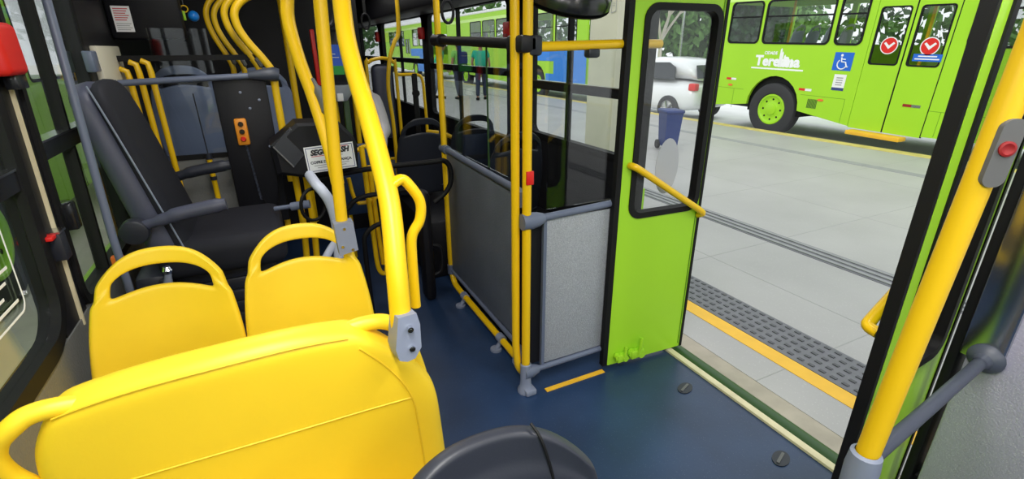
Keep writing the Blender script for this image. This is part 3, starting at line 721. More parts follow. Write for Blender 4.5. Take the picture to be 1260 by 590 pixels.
r = empty('key_bunch', (-.28, 3.25, 1.70), label='hanging bunch of keys with a blue ball near the booth ceiling', category='keys')
MB().tube([(0, 0, .45), (0, 0, .02)], .002, 6).build('string', 'grey_pad', r)
MB().tube([(.016 * math.cos(t), 0, .016 * math.sin(t)) for t in [k * .52 for k in range(12)]], .003, 6, closed=True).build('ring', 'yellow_paint', r)
MB().box((-.035, -.003, -.05), (-.022, .003, -.0), .002).box((-.012, -.003, -.055), (.0, .003, -.01), .002).build('key', 'lime', r)
q = MB(); q.lathe([(0, -.03)] + [(.026 * math.sin(t), -.026 * math.cos(t) - .004) for t in [.3 * k for k in range(1, 10)]] + [(0, .024)], (.035, 0, -.03), Z3, 16); q.build('ball', 'blue_paint', r)

# ================================================================ TURNSTILE AREA
r = empty('money_box', (.2, 2.68, .90), label='black angular money box with a white printed plate on its front', category='box')
prof = [(-.19, .03), (-.07, .0), (.195, .02), (.205, .14), (.19, .19), (.13, .262), (-.07, .268), (-.20, .17)]
def shrink(P, k, dz=0): cx = sum(a for a, _ in P) / len(P); cy = sum(c for _, c in P) / len(P); return [(cx + (a - cx) * k, cy + (c - cy) * k) for a, c in P]
MB().loft([[(a, -.075, c) for a, c in shrink(prof, .90)], [(a, -.062, c) for a, c in prof], [(a, .13, c) for a, c in prof], [(a, .14, c) for a, c in shrink(prof, .94)]]).build('housing', 'black_panel', r, angle=20)
fq = (V(-.185, -.085, .17), V(.075, -.0, -.105).normalized(), V(.083, .02, .08).normalized())
fl = MB().prism([(0, 0), (.13, 0), (.13, .115), (0, .115)], fq, .006, -.003).build('flap', 'black_gloss', r, label='glossy black flap')
MB().prism([(0, -.006), (.13, -.006), (.13, .0), (0, .0)], fq, .008, -.004).prism([(-.0, .115), (.13, .115), (.13, .119), (0, .119)], fq, .008, -.004).build('flap_edge', 'grey_pad', fl)
fp = (V(.065, -.080, .095), V(.998, 0, .05).normalized(), V(-.05, 0, .998).normalized())
pl = MB().prism([(-.118, -.068), (.118, -.068), (.118, .062), (-.118, .062)], fp, .003).build('plate', 'white', r, label='white plate with black and red printing')
q = MB().use('print_blue').ring([(-.112, -.062), (.112, -.062), (.112, .056), (-.112, .056)], [(-.109, -.059), (.109, -.059), (.109, .053), (-.109, .053)], fp, .0005, .003)
q.use('print_black'); at = lambda a, c: (fp[0] + fp[1] * a + fp[2] * c, fp[1], fp[2])
text(q, 'SEGURCASH', .036, at(0, .019), .0005, .003, .19, .0022, .25)
q.use('print_red').prism([(-.09, .011), (.02, .011), (.02, .014), (-.09, .014)], fp, .0005, .003).prism([(.0, .046), (.092, .046), (.092, .049), (.0, .049)], fp, .0005, .003)
q.use('print_black'); text(q, 'COFRE DE SEGURANÇA', .018, at(0, -.024), .0005, .003, .20, .0008)
q.use('print_grey')
for k, (a, c, z) in enumerate(((-.085, .085, -.036), (-.07, .07, -.047), (.0, .06, .004))): q.prism([(a, z), (c, z), (c, z + .003), (a, z + .003)], fp, .0005, .003)
q.build('print', None, pl)
for x, lab in ((.085, 'yellow post under the money box, nearer the collector seat'), (.14, 'yellow post under the money box, nearer the white tube')):
    tag(MB().tube([(x, 2.9, 0), (x, 2.9, .36), (x + .012, 2.9, .55), (x + .012, 2.9, .96)], .018, 12).build('support_post', 'yellow_paint'), lab, 'post', 'yellow posts under the money box')
r = empty('support_tube', (.2, 2.3, 0), label='white bent support tube with a brace below the black money box', category='tube')
MB().tube([(-.05, .22, .93), (-.04, .05, .925), (-.02, .0, .90), (.005, 0, .84), (.018, 0, .74), (.01, 0, .60), (0, 0, .30), (0, 0, 0)], [.024] * 8, 14, sub=5).build('main_tube', 'white_tube', r)
MB().tube([(.012, 0, .66), (-.05, 0, .58), (-.15, 0, .40)], .018, 12, sub=3).build('brace', 'white_tube', r)
r = empty('foot_bar', (.0, 2.35, .83), label='grey bar ending in a black ring beside the collector seat cushion', category='bar')
MB().tube([(-.03, .05, -.01), (.06, .02, .0)], .010, 10).tube([(.04, .02, -.002), (.12, .0, .006)], .019, 12).build('bar', 'grey_tube', r)
MB().tube([(.135 + .055 * math.cos(t), .0 + .03 * math.cos(t), .0 + .075 * math.sin(t)) for t in [k * 2 * math.pi / 20 for k in range(20)]], .008, 8, closed=True).build('ring', 'black_rubber', r)

r = empty('turnstile', (.6, 2.75, 0), label='black tubular turnstile with looped arms in the aisle', category='turnstile')
ro = (.6, 2.75, 0)
MB().tube(rel([(.2, 2.72, .86), (.45, 2.72, .885), (.78, 2.6, .915), (.86, 2.6, .915), (.895, 2.6, .87), (.895, 2.6, .79), (.86, 2.6, .73), (.79, 2.6, .68)], ro), .0145, 12, sub=4).build('arm', 'black_rubber', r)
MB().tube(rel([(.31, 2.7, .0), (.31, 2.7, .60), (.335, 2.7, .69), (.40, 2.7, .735), (.52, 2.7, .745), (.68, 2.7, .745), (.735, 2.7, .70), (.745, 2.7, .55)], ro), .0135, 12, sub=4).build('arm', 'black_rubber', r)
MB().tube(rel([(.385, 2.66, .0), (.385, 2.66, .44), (.40, 2.66, .53), (.46, 2.66, .575), (.55, 2.66, .59)], ro), .0135, 12, sub=4).build('arm', 'black_rubber', r)
MB().box((.13, -.06, .0), (.20, .06, .72), .03).tube([(.18, 0, .36), (.25, -.02, .34), (.24, -.03, .19), (.14, -.02, .16)], .012, 10, sub=5).build('column', 'black_panel', r)
r = empty('guide_rail', (.53, 2.9, 0), label='yellow hanging loop rail beside the turnstile', category='rail')
ro = (.53, 2.9, 0)
MB().tube(rel([(.47, 2.9, .98), (.475, 2.9, .70), (.48, 2.9, .43), (.485, 2.9, .23), (.51, 2.9, .165), (.54, 2.9, .20), (.55, 2.9, .43), (.565, 2.9, .64), (.60, 2.9, .72)], ro), .015, 12, sub=5).build('loop', 'yellow_paint', r)
MB().tube(rel([(.505, 2.92, .86), (.515, 2.92, .43), (.525, 2.92, .22)], ro), .015, 12, sub=4).build('inner_tube', 'yellow_paint', r)
MB().tube(rel([(.38, 2.92, .80), (.42, 2.92, .64), (.60, 2.92, .70), (.62, 2.92, .76)], ro), .012, 10, sub=4).tube(rel([(.42, 2.95, .93), (.50, 2.95, .97), (.56, 2.95, .93)], ro), .012, 10, sub=5).build('cross_tube', 'yellow_paint', r)
tag(MB().box((.36, 3.3, .45), (.60, 3.36, .92), .01).build('booth_board', 'navy_floor'), 'dark blue lower panel behind the money box and turnstile', 'panel')

# ticket validator
r = empty('validator', (.47, 3.6, 1.2), label='black ticket validator with a lit blue and green screen on a pale base', category='validator')
MB().box((-.075, -.04, .06), (.085, .04, .42), .02).build('housing', 'black_gloss', r)
s_ = MB().use('screen_blue').box((-.045, -.045, .20), (.055, -.039, .33)).use('screen_green').box((-.045, -.045, .145), (.055, -.039, .20)).build('screen', None, r)
MB().use('white').box((-.03, -.0465, .27), (.01, -.045, .275)).box((-.03, -.0465, .25), (.03, -.045, .254)).build('display_mark', None, s_)
q = MB(); q.lathe([(0, -.05), (.05, -.045), (.085, .0), (.09, .06), (0, .06)], (.005, -.01, .02), Z3, 24); q.build('base', 'seat_grey', r)
MB().box((-.02, -.10, -.02), (.02, -.08, .03), .004).build('card_symbol', 'white', r)
tag(MB().tube([(.44, 3.66, .0), (.44, 3.66, 1.2)], .03, 12).build('support_post', 'yellow_paint'), 'yellow post carrying the ticket validator', 'post')
tag(MB().box((.50, 3.62, .5), (.54, 3.66, 1.19), .006).build('green_strip', 'dark_green'), 'narrow green strip below the ticket validator', 'panel')
tag(MB().box((.345, 3.56, 1.28), (.370, 3.60, 1.62), .006).build('red_strip', 'red'), 'narrow red upright panel left of the ticket validator', 'panel')
tag(MB().tube([(.60, 3.75, .35), (.60, 3.75, 1.25)], .018, 10).build('support_post', 'yellow_paint'), 'yellow post right of the ticket validator', 'post')

# wheelchair-space backrest and its rails
r = empty('wheelchair_rest', (.91, 4.2, 0), label='tall grey upholstered backrest in a yellow tube frame by the aisle', category='backrest')
MB().box((-.085, -.03, .80), (.085, .03, 1.39), .05, seg=4).build('pad', 'slate_vinyl', r)
MB().tube([(-.12, 0, 0), (-.12, 0, 1.30), (-.10, 0, 1.40), (-.03, 0, 1.43), (.04, 0, 1.43), (.10, 0, 1.40), (.115, 0, 1.28), (.115, 0, 0)], .014, 12, sub=4).build('frame_tube', 'yellow_paint', r)
MB().tube([(-.12, 0, .62), (.115, 0, .62)], .012, 10).tube([(-.12, 0, 1.2), (-.22, 0, 1.21)], .012, 10).build('cross_tube', 'yellow_paint', r)
tag(MB().tube([(.93, 4.05, .40), (.93, 4.05, .92), (.915, 4.05, 1.2), (.945, 4.05, 1.42), (1.0, 4.07, 1.55), (1.045, 4.08, 1.66), (1.05, 4.08, CZ)], .0155, 12, sub=5).build('curved_pole', 'yellow_grip'), 'curved yellow pole in front of the tall grey backrest', 'pole')
r = empty('window_guard', (1.2, 4.25, 0), label='yellow looped guard rail with black belt beside the window', category='rail')
MB().tube([(-.17, 0, 1.30), (.0, 0, 1.30), (.055, 0, 1.26), (.065, 0, 1.1), (.07, 0, .80), (.07, 0, .4)], .013, 12, sub=4).tube([(.065, 0, .82), (.2, -.1, .80), (.32, -.2, .72)], .018, 10, sub=3).build('tube', 'yellow_paint', r)
MB().box((-.035, -.015, .7), (.01, .012, 1.31), .006).cyl((-.012, -.03, 1.15), (-.012, .0, 1.15), .03).build('belt', 'black_rubber', r)
tag(MB().tube([(.57, 5.4, .6), (.57, 5.4, 1.2), (.575, 5.45, 1.45), (.60, 5.5, 1.62), (.57, 5.5, 1.8), (.57, 5.5, CZ)], .02, 10, sub=4).build('curved_pole', 'yellow_grip'), 'thin curved yellow pole far down the aisle', 'pole')

# overhead things
r = empty('ceiling_mirror', (1.105, 1.78, 1.655), label='round black-rimmed convex mirror hanging above the door partition', category='mirror')
q = MB(); q.lathe([(.17, .02), (.178, .03), (.176, .06), (.12, .13), (.05, .16), (0, .165)], (0, 0, 0), V(0, -.45, 1), 36); q.build('housing', 'black_gloss', r)
q = MB(); q.lathe([(.178, .02), (.170, .012), (.16, .018)], (0, 0, 0), V(0, -.45, 1), 36); q.build('rim', 'black_rubber', r)
q = MB(); q.lathe([(.165, .016), (.11, .0), (.05, -.01), (0, -.012)], (0, 0, 0), V(0, -.45, 1), 36); q.build('glass', 'mirror', r)
MB().tube([(0, -.03, .15), (0, -.02, .53)], .012, 10).build('bracket', 'black_rubber', r)
def strap(loc, lab):
    r = empty('hand_strap', loc, label=lab, category='strap', group='black hand straps')
    MB().box((-.012, -.004, .06), (.012, .004, CZ - loc[2])).build('webbing', 'black_rubber', r)
    MB().tube([(.035 * math.cos(t), 0, .06 * math.sin(t)) for t in [k * 2 * math.pi / 18 for k in range(18)]], .009, 8, closed=True).build('loop', 'black_panel', r)
strap((.30, 2.35, 1.65), 'black hand strap hanging beside the branching yellow pole')
strap((1.05, 2.95, 1.70), 'black hand strap hanging behind the glass partition along the aisle')
strap((.90, 4.6, 1.72), 'black hand strap hanging over the tall grey backrest')
for x, y, z0, z1, lab in ((1.675, 3.43, 1.54, 1.68, 'red emergency box on the window post behind the double yellow pole'), (1.675, 5.60, 1.60, 1.72, 'red emergency box on the window post above the tall grey backrest'), (1.675, 7.82, 1.60, 1.74, 'red emergency box on the farthest window post')):
    r = empty('emergency_box', (x, y, z0), label=lab, category='emergency box', group='red emergency boxes on the window posts')
    MB().box((-.025, -.05, 0), (.03, .05, z1 - z0), .012).build('case', 'red', r); MB().box((-.03, -.035, .02), (-.022, .035, .06), .004).build('grip', 'red_dark', r)
# left wall details
r = empty('emergency_hammer_box', (LW + .005, 1.80, 1.44), label='large glossy red emergency hammer box on the pillar at the upper left', category='emergency box')
MB().box((-.01, -.075, .0), (.042, .055, .13), .018, seg=4).build('case', 'red', r); MB().box((.0, -.02, -.035), (.03, .05, .005), .004).build('holder', 'black_gloss', r)
r = empty('window_latch', (LW - .0, 1.715, 1.0), label='black window latch with a red tab on the left pillar', category='latch')
MB().box((-.005, .0, -.06), (.028, .045, .02), .004).build('body', 'dark_plastic', r); MB().box((-.005, -.03, .01), (.02, .005, .022), .003).build('tab', 'red', r); MB().box((-.004, 0, .02), (.03, .05, .026)).build('cap', 'alu', r)
tag(MB().box((LW - .005, 1.86, .985), (LW + .03, 1.905, 1.07), .006).build('window_latch', 'black_gloss'), 'small black window latch just right of the cream trim line', 'latch')
r = empty('window_sticker', (LW - .012, 1.385, 1.0), label='clear exit sticker with white lettering on the nearest left window', category='sticker')
fs = (V(0, 0, 0), Y3, V(0, .1, 1))
q = MB().ring(rrect(-.16, -.10, .13, .14, .03), rrect(-.155, -.095, .125, .135, .026), fs, .001)
for k in range(7): q.prism([(-.12, .10 - k * .028), (.10 - .03 * (k % 3), .10 - k * .028), (.10 - .03 * (k % 3), .107 - k * .028), (-.12, .107 - k * .028)], fs, .001)
q.build('print', 'white_mark', r)

# ================================================================ BUSES OUTSIDE
def wheel(parent, x, y, z, Rr=.53, rim=.30):
    q = MB(); q.lathe([(rim, .02), (rim + .03, -.01), (Rr - .06, -.025), (Rr - .012, .0), (Rr, .03), (Rr, .22), (Rr - .03, .26), (rim, .25)], (x, y, z), X3, 40)
    w_ = q.build('wheel', 'tyre', parent)
    q = MB(); q.lathe([(rim + .01, .012), (rim, .0), (rim - .025, .0), (rim - .04, .022), (rim - .06, .035), (.17, .035), (.15, .03), (.12, .02), (.11, .0), (.06, -.015), (0, -.015)], (x, y, z), X3, 36); q.build('rim', 'lime', w_)
    q = MB()
    for k in range(8):
        a = 2 * math.pi * k / 8; c = V(x + .038, y + .203 * math.cos(a), z + .203 * math.sin(a)); q.cyl(c, c + V(-.006, 0, 0), .021, n=10)
    q.build('vent_hole', 'black_rubber', w_)
def bus(root, y0, y1, wheels, wins, doors, zb=.45, zt=2.95, wz0=1.80, wz1=2.62, pane='glass'):
    """side faces local -x at x=0; ground at z=0; wins/doors as y ranges; hollow body so that the windows show through"""
    def strip(name, mt, z0, z1, cut):
        q = MB().use(mt); segs = []; c = y0
        for a, d in sorted(cut): segs.append((c, a)); c = d
        segs.append((c, y1))
        for a, d in segs:
            if d - a > .005: q.box((0, a, z0), (.06, d, z1))
        return q
    dcut = [(a, d) for a, d in doors]
    # lower side with wheel arches
    fr = (V(.06, 0, 0), -Y3, Z3)
    q = MB().use('lime'); c = y0; segs = []
    for a, d in sorted(dcut): segs.append((c, a)); c = d
    segs.append((c, y1))
    for a, d in segs:
        if d - a < .01: continue
        pts = [(-a, wz0), (-d, wz0), (-d, zb)]
        for wy in sorted([w for w in wheels if a < w < d], reverse=True):
            for k in range(13):
                t = math.pi * k / 12; pts.append((-wy - .60 * math.cos(t), max(zb, .58 + .62 * math.sin(t))))
        pts.append((-a, zb)); q.prism(pts[::-1], fr, .06)
    q.build('side_panel', None, root)
    cut = sorted([(a, d) for a, d, *_ in wins] + dcut)
    q = strip('w', 'lime', wz0, wz1, cut); q.use('lime_pale').box((-.004, y0, wz1), (.06, y1, wz1 + .12)).use('lime').box((0, y0, wz1 + .12), (.3, y1, zt))
    q.build('window_band', None, root)
    q = MB().use('white').box((.0, y0, zt), (2.5, y1, zt + .12), .04).build('roof', None, root)
    q = MB().use('lime').box((2.44, y0, zb), (2.5, y1, wz0)).box((2.44, y0, wz1), (2.5, y1, zt))
    y = y0 + .3
    while y < y1: q.box((2.44, y, wz0), (2.5, y + .12, wz1)); y += 1.5
    q.build('far_side', None, root)
    MB().box((.55, y0, zb), (1.95, y1, zb + .25)).build('bus_floor', 'dark_plastic', root)
    q = MB().use('lime').box((0, y1 - .06, zb), (2.5, y1, 1.45)).box((0, y1 - .06, 2.6), (2.5, y1, zt)).box((0, y1 - .06, 1.45), (.12, y1, 2.6)).box((2.38, y1 - .06, 1.45), (2.5, y1, 2.6))
    q.box((0, y0, zb), (2.5, y0 + .06, 1.45)).box((0, y0, 2.6), (2.5, y0 + .06, zt)); q.build('bus_end', None, root)
    MB().box((.12, y1 - .05, 1.45), (2.38, y1 - .02, 2.6)).build('windscreen', 'glass_tint', root)
    for wy in wheels:
        wheel(root, .03, wy, .53)
        MB().box((.10, wy - .62, .45), (.5, wy + .62, 1.25)).build('wheel_well', 'black_rubber', root)
    for it in wins:
        a, d = it[:2]; z0 = it[2] if len(it) > 2 else wz0
        f2 = (V(-.006, 0, 0), -Y3, Z3)
        wn_ = MB().ring(rrect(-d, z0, -a, wz1, .10), rrect(-d + .035, z0 + .035, -a - .035, wz1 - .035, .075), f2, .03, -.026).build('window', 'black_rubber', root)
        if z0 < wz0: pass
        MB().prism(rrect(-d + .035, z0 + .035, -a - .035, wz1 - .035, .075), f2, .004, -.012).build('pane', pane, wn_)
        MB().prism([(-d + .03, z0 + .50), (-a - .03, z0 + .50), (-a - .03, z0 + .53), (-d + .03, z0 + .53)], f2, .014, -.016).build('window_bar', 'black_rubber', wn_)
        zc = z0; fill = []
    q = MB().use('lime')
    for it in wins:                    # close the corner gaps round the rounded frames
        a, d = it[:2]
        q.ring(rrect(-d - .001, wz0 - .001, -a + .001, wz1 + .001, .002), rrect(-d + .003, wz0 + .003, -a - .003, wz1 - .003, .09), (V(0, 0, 0), -Y3, Z3), .02, -.02)
    q.build('window_corner', None, root)
    for a, d in doors:
        m_ = (a + d) / 2
        for lo, hi in ((a, m_), (m_, d)):
            f2 = (V(.03, 0, 0), -Y3, Z3)
            out = rrect(-hi + .008, zb - .02, -lo - .008, 2.58, .02); inn = rrect(-hi + .07, 1.51, -lo - .07, 2.40, .05)
            dl = MB().ring(out, inn, f2, .03, -.0).build('door_leaf', 'lime', root)
            MB().ring(rrect(-hi + .06, 1.50, -lo - .06, 2.41, .055), rrect(-hi + .085, 1.525, -lo - .085, 2.385, .04), f2, .036, -.002).build('gasket', 'black_rubber', dl)
            MB().prism(inn, f2, .004, .012).build('pane', 'glass', dl)
            MB().prism([(-lo - .014, zb - .02), (-lo, zb - .02), (-lo, 2.58), (-lo - .014, 2.58)], f2, .032, 0).build('rubber_edge', 'black_rubber', dl)
        MB().box((.0, a - .01, 2.58), (.1, d + .01, wz1 + .02)).build('door_header', 'lime', root)
    return root
BX, BZ = 9.5, -.27
bus2 = empty('bus', (BX, 6.0, BZ), label='lime green city bus with closed doors and white logo, across the platform', category='bus')
bus2.rotation_euler = (R(1.4), 0, 0)
Yq = lambda y: y - 6.0
bus(bus2, Yq(-3.6), Yq(8.72), [Yq(7.03), Yq(.2)], [(Yq(7.60), Yq(8.40)), (Yq(6.10), Yq(7.53)), (Yq(5.52), Yq(6.02)), (Yq(2.5), Yq(4.03)), (Yq(.9), Yq(2.4))], [(Yq(4.22), Yq(5.40))], zb=.44)
fl2 = lambda y, z: (V(-.001, Yq(y), z - BZ), -Y3, Z3)      # frame lying on the near side of that bus
F = fl2(0, 0)
def on2(y, z): return (V(-.001, Yq(y), z - BZ), -Y3, Z3)
q = MB().use('white_mark')
text(q, 'Teresina', .27, on2(7.08, 1.12), .002, 0, 1.02, .012)
text(q, 'CIDADE', .08, on2(7.25, 1.335), .002, 0, .30, .003)
q.prism([(-.58, 1.045), (.60, 1.045), (.60, 1.075), (-.58, 1.075)], on2(7.08, 0), .002)
for a, h in ((.06, 1.46), (.10, 1.40), (.16, 1.34), (.24, 1.30), (.32, 1.27)): q.prism([(a - .02, 1.1), (a + .025, 1.1), (a + .02, h - .03), (a, h), (a - .02, h - .03)], on2(7.08, 0), .002, .0015)
q.build('logo', None, bus2, label='white town logo with skyline')
sg = MB().prism(rrect(-.17, -.155, .17, .155, .01), on2(5.76, 1.26), .002).build('access_sign', 'blue_sign', bus2, label='blue wheelchair sign')
q = MB(); fr = on2(5.76, 1.26)
T3 = lambda a, c: fr[0] + fr[1] * a + Z3 * c + V(-.004, 0, 0)
q.prism(circ(-.035, .105, .022, 16), fr, .002, .002)
q.tube([T3(-.035, .07), T3(-.02, -.005), T3(.05, -.01), T3(.085, -.09), T3(.11, -.085)], .012, 8)
q.tube([T3(-.03, .04), T3(.045, .035)], .009, 8)
q.tube([T3(-.005 + .085 * math.cos(t), -.045 + .085 * math.sin(t)) for t in [R(130 + 22 * k) for k in range(11)]], .010, 8)
q.build('symbol', 'white', sg)
st = MB().prism([(-.11, -.14), (.11, -.14), (.11, .14), (-.11, .14)], on2(5.74, .90), .002).build('notice', 'white', bus2)
q = MB().use('print_blue').prism([(-.11, -.14), (.11, -.14), (.11, -.09), (-.11, -.09)], on2(5.74, .90), .001, .002).use('print_grey')
for z in (.07, .03, -.01, -.05): q.prism([(-.06, z), (.06, z), (.06, z + .018), (-.06, z + .018)], on2(5.74, .90), .001, .002)
q.build('print', None, st)
for y, z in ((8.12, .80), (6.35, .72)):
    k = MB().prism([(-.13, -.022), (0, -.022), (0, .022), (-.13, .022)], on2(y, z), .003).build('reflector', 'red', bus2)
    MB().prism([(0, -.022), (.13, -.022), (.13, .022), (0, .022)], on2(y, z), .003).build('reflector_white', 'white', k)
    MB().prism(circ(.10 if y < 7 else .0, -.13 if y > 7 else -.16, .06, 20, .022), on2(y - (.25 if y < 7 else 0), z), .012).build('marker_light', 'orange', bus2)
k = MB().prism([(-.11, -.022), (.02, -.022), (.02, .022), (-.11, .022)], (V(-.001, Yq(4.5), .63 - BZ), -Y3, Z3), .004).build('reflector', 'red_dark', bus2)
MB().prism([(.02, -.022), (.15, -.022), (.15, .022), (.02, .022)], (V(-.001, Yq(4.5), .63 - BZ), -Y3, Z3), .004).build('reflector_white', 'alu', k)
q = MB()
for k in range(9): q.box((-.004, Yq(6.06 + k * .022), .39 - BZ), (.002, Yq(6.072 + k * .022), .56 - BZ))
q.build('grille', 'dark_green', bus2)
q = MB()
for a, d, z0, z1 in ((7.75, 8.55, .60, .606), (5.55, 6.42, .62, .626), (5.55, 5.556, .20, .62), (8.0, 8.006, .2, .60), (2.0, 4.22, .58, .586), (4.05, 4.056, .2, .58)): q.box((-.002, Yq(a), z0 - BZ), (.004, Yq(d), z1 - BZ))
q.build('panel_joint', 'lime_line', bus2)
for y, lab in ((5.09, 0), (4.50, 1)):
    fr = (V(-.004, Yq(y - .02), 1.54 - BZ), -Y3, Z3)
    k = MB().prism(circ(0, 0, .135, 28), fr, .002).build('round_sticker', 'white', bus2)
    MB().prism(circ(0, 0, .12, 28), fr, .001, .002).build('disc', 'red', k)
    MB().prism([(-.085, .035), (-.06, .055), (0, .0), (.06, .055), (.085, .035), (0, -.055)], fr, .001, .003).build('chevron', 'white', k)
fr = (V(-.004, Yq(4.47), 1.37 - BZ), -Y3, Z3)
k = MB().prism([(-.20, -.055), (.20, -.055), (.20, .055), (-.20, .055)], fr, .002).build('blue_sticker', 'blue_sign', bus2)
MB().prism([(-.13, .012), (.13, .012), (.13, .03), (-.13, .03)], fr, .001, .002).prism([(-.17, -.03), (.17, -.03), (.17, -.012), (-.17, -.012)], fr, .001, .002).build('print', 'white', k)
MB().box((-.20, Yq(4.42), .06 - BZ), (.02, Yq(5.30), .13 - BZ), .012).build('step', 'yellow_line', bus2, label='yellow folding step')
MB().tube([(.4, Yq(4.75), .5), (.4, Yq(4.75), 2.9)], .025, 10).tube([(.5, Yq(4.5), .5), (.5, Yq(4.5), 2.9)], .025, 10).tube([(1.2, Yq(7.8), .7), (1.2, Yq(7.8), 2.9)], .025, 10).build('inside_pole', 'yellow_paint', bus2)
proto = plastic_seat('bus_chair', 'seat_grey', 'pale grey passenger seat inside the green bus across the platform', 'seats inside the bus across the platform', (BX + .80, 6.55, .95), 0, 1.0, True)
for dx, yy in ((1.30, 6.55), (.80, 7.25), (1.30, 7.25), (.80, 5.80), (.80, 3.3), (1.30, 3.3)): dup(proto, (BX + dx, yy, .95), 0)

bus3 = empty('bus', (BX, 18, BZ), label='green and blue city bus farther along, behind the people in green shirts', category='bus')
bus(bus3, -4.2, 9.0, [-1.0, 6.5], [(a, a + 1.35) for a in (-3.6, -2.1, 1.3, 2.8, 4.3)], [(-.1, 1.1)], zb=.44, zt=3.25, wz0=1.95, wz1=2.95)
MB().box((-.012, -4.2, .9), (.0, -2.2, 1.8)).box((-.012, -2.25, 1.35), (.0, -.2, 1.8)).box((-.012, -4.2, .44), (-.0, -1.65, .92)).build('blue_panel', 'blue_paint', bus3, label='blue painted panels')
bus6 = dup(bus3, (BX, 34.5, BZ), 0, 'lime green city bus farthest away along the platform')
bus4 = empty('bus', (-1.85, 2.75, BZ), math.pi, label='lime green bus parked close by outside the left windows', category='bus')
bus(bus4, -7.0, 9, [-1.78, 6.0], [(-1.2, .2), (.4, 1.9), (-7.0 + .2, -5.6)], [(-4.62, -3.30)], zb=.42, pane='glass_tint')
bus5 = empty('bus', (-5.4, 14, BZ), R(186), label='lime green bus standing farther off outside the left windows', category='bus')
bus(bus5, -5, 5, [-3.2, 3.0], [(-4.6, -3.2), (-3.0, -1.6), (.2, 1.6), (1.8, 3.2)], [(-1.4, -.1)], zb=.42, pane='glass_tint')

# ================================================================ CAR
def make_car(loc, rz, label):
    r = empty('car', loc, rz, label=label, category='car')
    # stations along y: (y, half width, z bottom, z belt)
    st = [(-1.95, .70, .42, .80), (-1.85, .80, .30, .92), (-1.4, .86, .22, .98), (-.6, .88, .20, .97), (.4, .88, .20, .95), (1.1, .86, .22, .90), (1.7, .78, .28, .78), (1.95, .62, .38, .66)]
    MB().loft([[(-w * .92, y, z0), (-w, y, z0 + .12), (-w, y, (z0 + z1) / 2), (-w * .94, y, z1), (-w * .4, y, z1 + .03), (w * .4, y, z1 + .03), (w * .94, y, z1), (w, y, (z0 + z1) / 2), (w, y, z0 + .12), (w * .92, y, z0)] for y, w, z0, z1 in st]).build('body', 'car_white', r, subsurf=1)
    cab = [(-1.82, .70, .70, .96, 1.02), (-1.62, .76, .60, .96, 1.42), (-1.2, .79, .60, .96, 1.53), (-.3, .80, .60, .96, 1.55), (.35, .79, .58, .95, 1.47), (1.05, .74, .66, .92, .98)]
    MB().loft([[(-wb, y, z0), (-wt, y, z1), (-wt * .5, y, z1 + .02), (wt * .5, y, z1 + .02), (wt, y, z1), (wb, y, z0)] for y, wb, wt, z0, z1 in cab]).build('cabin', 'car_white', r, subsurf=1)
    for s in (-1, 1):
        f3 = (V(s * .80, 0, 1.0), Y3, V(-s * .31, 0, 1).normalized())
        MB().prism([(-1.30, .03), (-.44, .03), (-.44, .43), (-1.0, .44), (-1.2, .34)], f3, .05, -.025).build('side_window', 'car_glass', r)
        MB().prism([(-.38, .03), (.66, .03), (.34, .36), (-.38, .42)], f3, .05, -.025).build('side_window', 'car_glass', r)
        MB().box((s * .70 - .08, -1.93, .78), (s * .70 + .08, -1.72, .95), .03).build('tail_light', 'red', r)
        for y in (-1.22, 1.18):
            q = MB(); q.lathe([(.20, -.11), (.29, -.115), (.32, -.08), (.32, .08), (.29, .11), (.2, .1)], (s * .80, y, .32), X3, 28); w_ = q.build('wheel', 'tyre', r)
            q = MB(); q.lathe([(.215, s * .05), (.21, s * .10), (.19, s * .10), (.185, s * .06)], (s * .80, y, .32), X3, 28)
            for k in range(5):
                a = 2 * math.pi * k / 5; q.tube([(s * .89, y, .32), (s * .895, y + .19 * math.cos(a), .32 + .19 * math.sin(a))], .025, 6)
            q.build('alloy_rim', 'alu', w_)
    MB().prism([(-.62, 0), (.62, 0), (.50, .34), (-.50, .34)], (V(0, -1.84, 1.06), X3, V(0, .22, .40).normalized()), .02, -.005).build('rear_window', 'car_glass', r)
    return r
make_car((10.05, 11.1, BZ), R(6), 'white hatchback car seen through the glass of the open green door leaf')

# ================================================================ PLATFORM THINGS
tag(MB().box((4.55, 5.90, -.03), (4.95, 6.55, 4.2), .01).build('wall_pier', 'concrete_cream'), 'cream concrete pier on the platform beyond the door partition', 'pier')
r = empty('notice_board', (4.54, 6.1, 2.05), label='small outlined diagram panels drawn on the cream pier', category='sign')
fr = (V(0, 0, 0), -Y3, Z3); q = MB()
for c in (-.06, .10):
    q.ring([(c - .05, -.10), (c + .06, -.08), (c + .06, .10), (c - .05, .08)], [(c - .044, -.092), (c + .054, -.073), (c + .054, .092), (c - .044, .073)], fr, .003)
    q.box((-.003, -c - .03, -.01), (0, -c + .03, -.004)).box((-.003, -c - .03, .02), (0, -c + .03, .026))
q.build('outline', 'print_grey', r)
tag(MB().tube([(8.3, 12.9, -.03), (8.3, 12.9, 3.6)], .07, 12).build('steel_post', 'red_dark'), 'dark red post on the platform seen past the door partition glass', 'post')
r = empty('waste_bin', (5.75, 5.95, -.03), R(-20), label='dark blue wheeled bin on the platform seen through the door leaf glass', category='bin')
MB().loft([[(x * k, y * k, z) for x, y in ((-.13, -.16), (.13, -.16), (.13, .16), (-.13, .16))] for z, k in ((.06, .8), (.55, 1.0), (.58, 1.06))]).build('body', 'blue_bin', r)
MB().box((-.15, -.19, .58), (.15, .19, .63), .02).build('lid', 'blue_bin', r)
for s in (-1, 1): MB().cyl((s * .10, .13, .07), (s * .14, .13, .07), .07).build('wheel', 'tyre', r)
